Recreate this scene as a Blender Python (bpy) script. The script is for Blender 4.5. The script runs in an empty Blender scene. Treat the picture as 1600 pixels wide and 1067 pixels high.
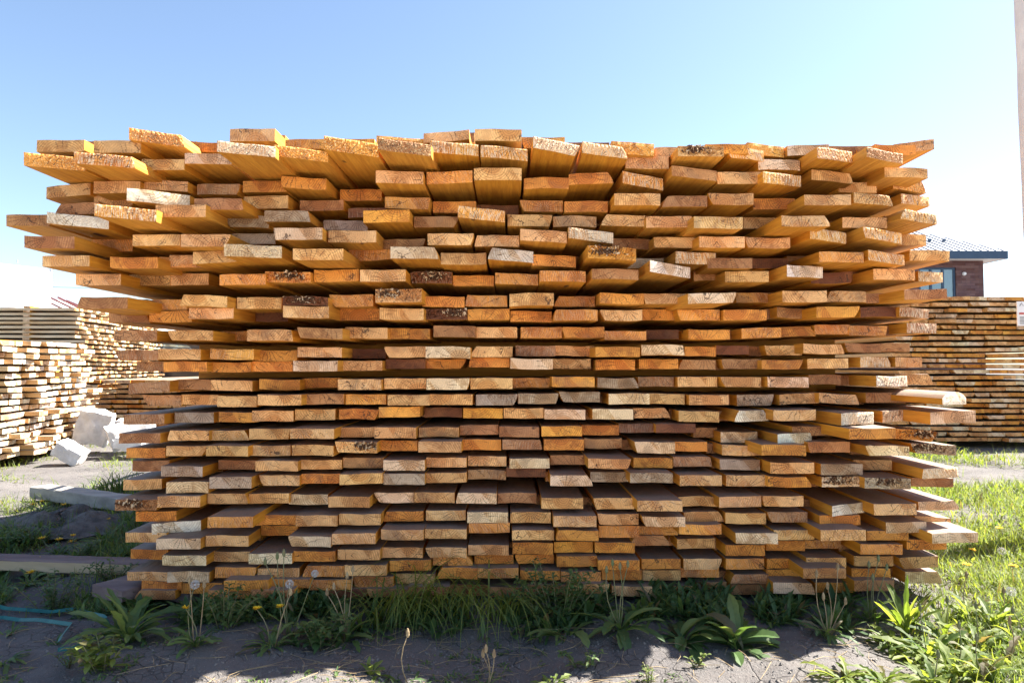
import bpy, math, random, numpy as np
from mathutils import Vector, Matrix, Euler
R=math.radians
rnd=random.Random(7)
sc=bpy.context.scene
C=sc.collection
F=1067.0; H=0.86
# ------------------------------------------------------------------ camera
cd=bpy.data.cameras.new('camera'); cam=bpy.data.objects.new('camera',cd); C.objects.link(cam)
cd.lens=24.0; cd.sensor_width=36.0; cd.clip_end=3000; cd.clip_start=.05
cam.location=(0,0,H); cam.rotation_euler=Euler((R(92.1),0,R(-.54))); sc.camera=cam
CM=cam.rotation_euler.to_matrix()
def ray(px,py): return CM@Vector(((px-800)/F,-(py-533.5)/F,-1))
def at(px,py,Y):
    d=ray(px,py); t=Y/d.y; return Vector((d.x*t,Y,H+d.z*t))
def gnd(px,py,z=0.0):
    d=ray(px,py); t=(z-H)/d.z; return Vector((d.x*t,d.y*t,z))
# ------------------------------------------------------------------ light
SUN=Vector((0.80,0.27,1.0)).normalized()
el=math.asin(SUN.z); az=math.atan2(SUN.x,SUN.y)
w=bpy.data.worlds.new("World"); sc.world=w; w.use_nodes=True
nt=w.node_tree; bg=nt.nodes['Background']
sky=nt.nodes.new('ShaderNodeTexSky'); sky.sky_type='NISHITA'; sky.sun_disc=False
sky.sun_elevation=el; sky.sun_rotation=az; sky.air_density=1.0; sky.dust_density=0.8; sky.ozone_density=1.2
nt.links.new(sky.outputs[0],bg.inputs[0]); bg.inputs[1].default_value=0.058
sd=bpy.data.lights.new('sun','SUN'); sd.energy=5.0; sd.angle=R(.53); sd.color=(1,.93,.82)
so=bpy.data.objects.new('sun',sd); C.objects.link(so); so.rotation_euler=SUN.to_track_quat('Z','Y').to_euler(); so.location=(3,3,6)
sc.view_settings.view_transform='Standard'; sc.view_settings.look='None'; sc.view_settings.exposure=2.2; sc.view_settings.gamma=1
sc.cycles.max_bounces=10; sc.cycles.diffuse_bounces=6; sc.cycles.transmission_bounces=6
# ------------------------------------------------------------------ node helpers
class NT:
    def __init__(s,name):
        s.m=bpy.data.materials.new(name); s.m.use_nodes=True; s.t=s.m.node_tree; s.t.nodes.clear()
        s.o=s.n('OutputMaterial')
    def n(s,k,**kw):
        nd=s.t.nodes.new('ShaderNode'+k)
        for a,b in kw.items(): setattr(nd,a,b)
        return nd
    def set(s,i,v):
        if v is None: return
        if isinstance(v,bpy.types.NodeSocket): s.t.links.new(v,i)
        else:
            if isinstance(v,tuple) and len(v)==3 and i.type=='RGBA': v=v+(1,)
            i.default_value=v
    def math(s,op,a,b=None,c=None,clamp=False):
        nd=s.n('Math',operation=op,use_clamp=clamp); s.set(nd.inputs[0],a); s.set(nd.inputs[1],b); s.set(nd.inputs[2],c); return nd.outputs[0]
    def vm(s,op,a,b=None,sc_=None):
        nd=s.n('VectorMath',operation=op); s.set(nd.inputs[0],a); s.set(nd.inputs[1],b)
        if sc_ is not None: s.set(nd.inputs['Scale'],sc_)
        return nd.outputs['Value'] if op in('LENGTH','DOT_PRODUCT') else nd.outputs[0]
    def mix(s,f,a,b,bt='MIX'):
        nd=s.n('Mix',data_type='RGBA',blend_type=bt); s.set(nd.inputs[0],f); s.set(nd.inputs[6],a); s.set(nd.inputs[7],b); return nd.outputs[2]
    def noise(s,v,scale,detail=3,rough=.5,dist=0):
        nd=s.n('TexNoise'); s.set(nd.inputs['Vector'],v); nd.inputs['Scale'].default_value=scale; nd.inputs['Detail'].default_value=detail
        nd.inputs['Roughness'].default_value=rough; nd.inputs['Distortion'].default_value=dist; return nd.outputs[0]
    def ramp(s,f,a,b,c0=0.,c1=1.):
        nd=s.n('MapRange'); nd.interpolation_type='SMOOTHSTEP'; s.set(nd.inputs[0],f); nd.inputs[1].default_value=a; nd.inputs[2].default_value=b; nd.inputs[3].default_value=c0; nd.inputs[4].default_value=c1; return nd.outputs[0]
    def attr(s,name): return s.n('Attribute',attribute_name=name)
    def bump(s,h,strength=.5,dist=.002,nrm=None):
        nd=s.n('Bump'); nd.inputs['Strength'].default_value=strength; nd.inputs['Distance'].default_value=dist; s.set(nd.inputs['Height'],h)
        if nrm is not None: s.set(nd.inputs['Normal'],nrm)
        return nd.outputs[0]
    def bsdf(s,col,rough=.7,nrm=None,**kw):
        b=s.n('BsdfPrincipled'); s.set(b.inputs['Base Color'],col); s.set(b.inputs['Roughness'],rough); s.set(b.inputs['Normal'],nrm)
        for k,v in kw.items(): s.set(b.inputs[k.replace('_',' ')],v)
        return b.outputs[0]
    def out(s,sh): s.t.links.new(sh,s.o.inputs[0]); return s.m
# ------------------------------------------------------------------ materials
def m_end():
    g=NT('board_end_grain'); lc=g.attr('lc').outputs['Vector']; pit=g.attr('pith').outputs['Vector']; tone=g.attr('tone').outputs['Color']; fl=g.attr('flag').outputs['Vector']
    sp=g.n('SeparateXYZ'); g.set(sp.inputs[0],fl); rough_f,saw_f,seed=sp.outputs
    p=g.vm('SUBTRACT',lc,pit); q=g.vm('MULTIPLY',p,(1,0,1))
    wob=g.noise(lc,28,3); q2=g.vm('ADD',q,g.vm('SCALE',g.n('TexNoise').outputs[1] if 0 else q,None,0.0))
    r=g.math('ADD',g.vm('LENGTH',q2),g.math('MULTIPLY',g.math('SUBTRACT',wob,.5),.012))
    rings=g.math('SINE',g.math('MULTIPLY',r,800)); rings2=g.ramp(rings,-.1,.95)
    rv=g.noise(g.vm('SCALE',q2,None,1.0),45,2)
    heart=g.ramp(r,.036,.040)   # 0 inside heart
    n1=g.noise(lc,30,4,.6); n2=g.noise(lc,9,3,.5); n3=g.noise(lc,500,3,.7)
    c=g.mix(g.ramp(n1,.3,.7),g.mix(1,tone,(.60,.50,.40),'MULTIPLY'),g.mix(1,tone,(1.15,1.15,1.12),'MULTIPLY'))
    n4=g.noise(g.vm('ADD',lc,(5,5,1)),110,4,.7); c=g.mix(g.math('MULTIPLY',g.ramp(n4,.5,.72),.6),c,g.mix(1,tone,(.45,.33,.24),'MULTIPLY')); c=g.mix(g.math('MULTIPLY',g.ramp(n4,.48,.3),.4),c,g.mix(1,tone,(1.35,1.4,1.5),'MULTIPLY'))
    c=g.mix(g.math('MULTIPLY',g.math('SUBTRACT',1,heart),.9),c,g.mix(1,tone,(.78,.62,.46),'MULTIPLY'))
    c=g.mix(g.math('MULTIPLY',rings2,g.math('MULTIPLY',rv,1.25)),c,g.mix(1,tone,(.52,.36,.25),'MULTIPLY'))
    # half-board shift of colour (drying marks with a straight edge)
    sx=g.n('SeparateXYZ'); g.set(sx.inputs[0],lc)
    dia=g.math('ADD',sx.outputs[0],g.math('MULTIPLY',sx.outputs[2],.8))
    dn=g.noise(lc,6,1)
    edge=g.ramp(g.math('ADD',g.math('SINE',g.math('MULTIPLY',dia,23)),g.math('MULTIPLY',dn,.8)),.72,.80)
    c=g.mix(g.math('MULTIPLY',edge,.42),c,g.mix(1,tone,(1.22,1.32,1.5),'MULTIPLY'))
    # saw marks
    cb=g.n('CombineXYZ'); g.set(cb.inputs[0],g.math('ADD',sx.outputs[0],g.math('MULTIPLY',sx.outputs[2],g.math('SUBTRACT',seed,.3)))); g.set(cb.inputs[2],g.math('MULTIPLY',sx.outputs[2],.08))
    saw=g.noise(cb.outputs[0],330,3,.7); sawm=g.ramp(saw,.45,.62)
    c=g.mix(g.math('MULTIPLY',sawm,g.math('MULTIPLY',saw_f,.75)),c,(.80,.70,.52))
    sp2=g.ramp(g.noise(lc,260,2,.6),.52,.66)
    c=g.mix(g.math('MULTIPLY',sp2,g.math('MULTIPLY',rough_f,.6)),c,(.85,.68,.36))
    sp3=g.ramp(g.noise(g.vm('ADD',lc,(3,1,2)),300,2,.6),.58,.68)
    c=g.mix(g.math('MULTIPLY',sp3,g.math('MULTIPLY',rough_f,.7)),c,(.20,.09,.03))
    # fine pores
    c=g.mix(g.math('MULTIPLY',g.ramp(n3,.52,.70),.6),c,(.11,.045,.015))
    # grey / blue stain
    stn=g.ramp(n2,.60,.72); c=g.mix(g.math('MULTIPLY',stn,.4),c,(.17,.10,.06))
    # cracks: radial and curly
    sq=g.n('SeparateXYZ'); g.set(sq.inputs[0],q2)
    ang=g.math('ARCTAN2',sq.outputs[2],sq.outputs[0])
    an=g.math('ADD',g.math('MULTIPLY',ang,3.3),g.math('ADD',g.math('MULTIPLY',seed,9),g.math('MULTIPLY',g.noise(lc,40,3,.6),1.3)))
    fr=g.math('ABSOLUTE',g.math('SUBTRACT',g.math('FRACT',an),.5)); fr=g.math('MULTIPLY',fr,g.math('MAXIMUM',r,.015))
    cr=g.math('SUBTRACT',1,g.ramp(fr,.0009,.0034)); cr=g.math('MULTIPLY',cr,g.ramp(g.noise(lc,19,1),.47,.53))
    it=g.noise(g.vm('ADD',lc,(7,3,1)),13,3,.55); c2=g.math('ABSOLUTE',g.math('SUBTRACT',it,.5)); c2=g.math('MULTIPLY',g.math('SUBTRACT',1,g.ramp(c2,.0035,.012)),g.ramp(g.noise(lc,12,1),.60,.66))
    crk=g.math('MAXIMUM',cr,c2)
    c=g.mix(g.math('MULTIPLY',crk,.85),c,(.045,.016,.006))
    hgt=g.math('ADD',g.math('MULTIPLY',g.noise(lc,420,4,.65),.6),g.math('ADD',g.math('MULTIPLY',saw,.8),g.math('MULTIPLY',crk,-2.2)))
    b=g.bump(hgt,.55,.0012)
    return g.out(g.bsdf(c,.72,b))
def m_side():
    g=NT('board_side_grain'); lc=g.attr('lc').outputs['Vector']; tone=g.attr('side').outputs['Color']
    st=g.vm('MULTIPLY',lc,(1,.05,1))
    a=g.noise(st,70,4,.6); b2=g.noise(st,300,3,.6); k=g.noise(g.vm('MULTIPLY',lc,(1,.35,1)),14,2)
    c=g.mix(g.ramp(a,.3,.72),g.mix(1,tone,(.72,.60,.45),'MULTIPLY'),tone)
    c=g.mix(g.math('MULTIPLY',g.ramp(b2,.5,.75),.35),c,g.mix(1,tone,(.5,.38,.28),'MULTIPLY'))
    c=g.mix(g.ramp(k,.72,.76),c,(.14,.05,.015))
    nrm=g.n('NewGeometry').outputs['Normal']; sx=g.n('SeparateXYZ'); g.set(sx.inputs[0],nrm)
    up=g.ramp(sx.outputs[2],.55,.85); dn=g.noise(lc,22,5,.65)
    dust=g.math('MULTIPLY',up,g.ramp(dn,.15,.6,.72,.95))
    c=g.mix(dust,c,g.mix(g.noise(lc,90,3,.6),(.15,.12,.105),(.30,.25,.215)))
    hh=g.math('ADD',b2,g.math('MULTIPLY',g.noise(lc,350,3),.6))
    return g.out(g.bsdf(c,.62,g.bump(hh,.45,.0012)))
def simple(name,c1,c2,scale=8,rough=.8,bs=.4,bd=.004,detail=5,vec=None,**kw):
    g=NT(name); co=g.n('TexCoord').outputs['Object']
    if vec: co=g.vm('MULTIPLY',co,vec)
    n=g.noise(co,scale,detail,.6); c=g.mix(g.ramp(n,.3,.7),c1,c2)
    h=g.noise(co,scale*5,4,.65)
    return g.out(g.bsdf(c,rough,g.bump(h,bs,bd),**kw))
def m_leaf(name,c1,c2,tr=.45,rough=.58):
    g=NT(name); a=g.attr('lv').outputs['Color']; co=g.n('TexCoord').outputs['Object']
    sp=g.n('SeparateColor'); g.set(sp.inputs[0],a)
    c=g.mix(sp.outputs[0],c1,c2); c=g.mix(g.math('MULTIPLY',sp.outputs[1],.45),c,(.30,.36,.13))
    c=g.mix(g.math('MULTIPLY',g.ramp(g.noise(co,60,3),.4,.7),.35),c,g.mix(1,c,(.6,.65,.6),'MULTIPLY'))
    c=g.mix(sp.outputs[2],c,(.13,.10,.06)); b=g.bsdf(c,rough); t=g.n('BsdfTranslucent'); g.set(t.inputs[0],g.mix(1,c,(1.9,1.75,.8),'MULTIPLY'))
    mx=g.n('MixShader'); mx.inputs[0].default_value=tr; g.t.links.new(b,mx.inputs[1]); g.t.links.new(t.outputs[0],mx.inputs[2])
    return g.out(mx.outputs[0])
def m_soil():
    g=NT('dry_soil'); co=g.n('TexCoord').outputs['Object']
    wv=g.n('TexNoise'); g.set(wv.inputs['Vector'],co); wv.inputs['Scale'].default_value=9; wv.inputs['Detail'].default_value=4
    cw=g.vm('ADD',co,g.vm('SCALE',wv.outputs[1],None,.05))
    v=g.n('TexVoronoi',feature='DISTANCE_TO_EDGE'); g.set(v.inputs['Vector'],cw); v.inputs['Scale'].default_value=9
    v2=g.n('TexVoronoi',feature='DISTANCE_TO_EDGE'); g.set(v2.inputs['Vector'],cw); v2.inputs['Scale'].default_value=26
    msk=g.ramp(g.noise(co,2.2,3),.50,.64); m2=g.ramp(g.noise(co,4.2,3),.5,.6)
    k1=g.math('MULTIPLY',g.math('SUBTRACT',1,g.ramp(v.outputs[0],.006,.03)),msk)
    k2=g.math('MULTIPLY',g.math('SUBTRACT',1,g.ramp(v2.outputs[0],.01,.05)),g.math('MULTIPLY',m2,.6))
    k=g.math('MAXIMUM',k1,k2)
    a=g.noise(co,3.0,6,.6); b=g.noise(co,40,5,.7); d=g.noise(co,160,3,.7)
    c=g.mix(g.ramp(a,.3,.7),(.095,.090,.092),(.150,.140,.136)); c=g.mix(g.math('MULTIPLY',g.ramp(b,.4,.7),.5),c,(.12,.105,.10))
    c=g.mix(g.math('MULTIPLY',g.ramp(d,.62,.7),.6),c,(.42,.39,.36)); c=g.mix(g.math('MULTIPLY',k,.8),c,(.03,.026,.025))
    sy=g.n('SeparateXYZ'); g.set(sy.inputs[0],co); bounce_pale=g.ramp(g.math('ADD',sy.outputs[1],g.math('MULTIPLY',g.noise(co,1.6,4),.9)),1.75,2.35,1,0)  # soil colour lightened towards the camera, added to bounce more light onto the boards
    c=g.mix(g.math('MULTIPLY',bounce_pale,.85),c,g.mix(g.ramp(b,.3,.7),(.36,.32,.28),(.50,.45,.40)))
    h=g.math('ADD',g.math('MULTIPLY',b,.9),g.math('ADD',g.math('MULTIPLY',d,.35),g.math('MULTIPLY',k,-1.4)))
    return g.out(g.bsdf(c,.92,g.bump(h,.85,.012)))
M={}
M['end']=m_end(); M['side']=m_side(); M['soil']=m_soil()
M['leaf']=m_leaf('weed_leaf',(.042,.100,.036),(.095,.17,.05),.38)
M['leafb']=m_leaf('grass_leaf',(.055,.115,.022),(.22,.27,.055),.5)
M['dry']=simple('dry_stem',(.22,.15,.08),(.36,.28,.16),40)
M['stem']=simple('green_stem',(.10,.14,.05),(.20,.17,.09),40,.6)
M['yellow']=simple('yellow_petal',(.80,.50,.01),(.88,.62,.02),200,.7)
M['fluff']=simple('seed_fluff',(.60,.60,.60),(.75,.75,.74),300,.9,1,.003)
M['bark']=simple('bark',(.05,.022,.010),(.20,.085,.035),60,.9,1,.006)
M['splint']=simple('splintered_wood',(.55,.30,.12),(.80,.66,.46),90,.8,1,.003)
M['foam']=simple('white_block',(.60,.585,.57),(.80,.79,.78),11,.9,.6,.02)
M['roof']=simple('grey_tin_roof',(.36,.38,.42),(.44,.46,.50),3,.35,.1,.01,Metallic=.4)
M['navy']=simple('blue_fascia',(.028,.065,.12),(.034,.075,.135),3,.5,.1)
M['sidingw']=simple('white_siding',(.76,.76,.75),(.82,.82,.81),1,.6,.1)
M['pole']=simple('pole_concrete',(.50,.51,.52),(.62,.63,.63),9,.85,.5,.004)
M['red']=simple('red_paint',(.42,.05,.04),(.5,.07,.05),9,.6)
M['redroof']=simple('red_brown_batten',(.24,.07,.06),(.32,.10,.08),9,.6)
M['ink']=simple('black_ink',(.03,.03,.03),(.05,.05,.05),9,.6)
M['paper']=simple('white_sign_face',(.78,.78,.79),(.82,.82,.83),9,.6,.1)
M['teal']=simple('teal_strap',(.0,.10,.095),(.01,.15,.135),30,.45)
M['greyw']=simple('weathered_timber',(.24,.22,.20),(.38,.35,.31),14,.85,.8,.004,vec=(.12,1,1))
M['plum']=simple('plum_stained_timber',(.15,.10,.10),(.25,.185,.17),16,.85,.8,.003,vec=(.15,1,1))
M['cream']=simple('cream_timber_edge',(.42,.31,.19),(.55,.42,.27),14,.85,.6,.003,vec=(.12,1,1))
M['dark']=simple('dark_metal',(.03,.03,.035),(.06,.06,.065),5,.4)
M['ash']=simple('ash_heap',(.10,.095,.092),(.21,.20,.19),18,.95,1,.02)
def m_brick():
    g=NT('brown_brick'); co=g.n('TexCoord').outputs['Object']
    s=g.n('SeparateXYZ'); g.set(s.inputs[0],co); cb=g.n('CombineXYZ'); g.set(cb.inputs[0],g.math('ADD',s.outputs[0],s.outputs[1])); g.set(cb.inputs[1],s.outputs[2])
    b=g.n('TexBrick'); g.set(b.inputs['Vector'],cb.outputs[0]); b.inputs['Scale'].default_value=1
    b.inputs['Brick Width'].default_value=.42; b.inputs['Row Height'].default_value=.12; b.inputs['Mortar Size'].default_value=.008
    b.inputs['Color1'].default_value=(.12,.045,.035,1); b.inputs['Color2'].default_value=(.20,.11,.095,1); b.inputs['Mortar'].default_value=(.10,.07,.065,1)
    return g.out(g.bsdf(g.mix(g.ramp(g.noise(co,2.5,3),.3,.7),b.outputs[0],g.mix(1,b.outputs[0],(.7,.65,.8),'MULTIPLY')),.8))
M['brick']=m_brick()
def m_glass():
    g=NT('window_glass'); return g.out(g.bsdf((.24,.31,.35),.04,None,Metallic=.45))
M['glass']=m_glass()
# ------------------------------------------------------------------ object helpers
def link(name,me,parent=None,loc=None):
    o=bpy.data.objects.new(name,me); C.objects.link(o)
    if parent: o.parent=parent
    if loc is not None: o.location=loc
    return o
def tag(o,label=None,cat=None,group=None,kind=None):
    if label: o['label']=label
    if cat: o['category']=cat
    if group: o['group']=group
    if kind: o['kind']=kind
    return o
def empty(name,loc,label,cat,group=None,rz=0):
    o=bpy.data.objects.new(name,None); C.objects.link(o); o.location=loc; o.rotation_euler=(0,0,rz); o.empty_display_size=.1
    return tag(o,label,cat,group)
class MB:
    """collects polygons into one mesh"""
    def __init__(s): s.v=[];s.f=[];s.mi=[];s.col=[]
    def add(s,vs,fs,mi=0,col=None):
        b=len(s.v); s.v+= [tuple(q) for q in vs]; s.f+=[tuple(i+b for i in q) for q in fs]
        s.mi+= [mi]*len(fs) if isinstance(mi,int) else list(mi)
        s.col+=[col or (0,0,0)]*len(vs)
    def box(s,x0,x1,y0,y1,z0,z1,mi=0,rot=None,ctr=None):
        vs=[Vector((x,y,z)) for x in(x0,x1) for y in(y0,y1) for z in(z0,z1)]
        if rot is not None:
            c=ctr or Vector(((x0+x1)/2,(y0+y1)/2,(z0+z1)/2)); vs=[rot@(v-c)+c for v in vs]
        s.add(vs,[(0,1,3,2),(4,6,7,5),(0,4,5,1),(2,3,7,6),(0,2,6,4),(1,5,7,3)],mi)
    def tube(s,pts,rads,n=6,mi=0,col=None):
        pts=[Vector(p) for p in pts]; vs=[];fs=[]
        for i,p in enumerate(pts):
            d=(pts[min(i+1,len(pts)-1)]-pts[max(i-1,0)]).normalized(); a=d.orthogonal().normalized(); b=d.cross(a)
            for k in range(n):
                t=2*math.pi*k/n; vs.append(p+(a*math.cos(t)+b*math.sin(t))*rads[i])
        for i in range(len(pts)-1):
            for k in range(n): fs.append((i*n+k,i*n+(k+1)%n,(i+1)*n+(k+1)%n,(i+1)*n+k))
        fs.append(tuple(range(n))[::-1]); fs.append(tuple(range((len(pts)-1)*n,len(pts)*n)))
        s.add(vs,fs,mi,col)
    def build(s,name,mats,parent=None,loc=None,smooth=False,lv=False):
        me=bpy.data.meshes.new(name); me.from_pydata(s.v,[],s.f)
        for m in (mats if isinstance(mats,(list,tuple)) else [mats]): me.materials.append(m)
        me.polygons.foreach_set('material_index',s.mi)
        if smooth: me.polygons.foreach_set('use_smooth',[True]*len(s.f))
        if lv:
            a=me.attributes.new('lv','FLOAT_COLOR','POINT'); arr=np.ones((len(s.v),4),np.float32); arr[:,:3]=np.array(s.col); a.data.foreach_set('color',arr.ravel())
        me.update(); return link(name,me,parent,loc)
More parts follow.
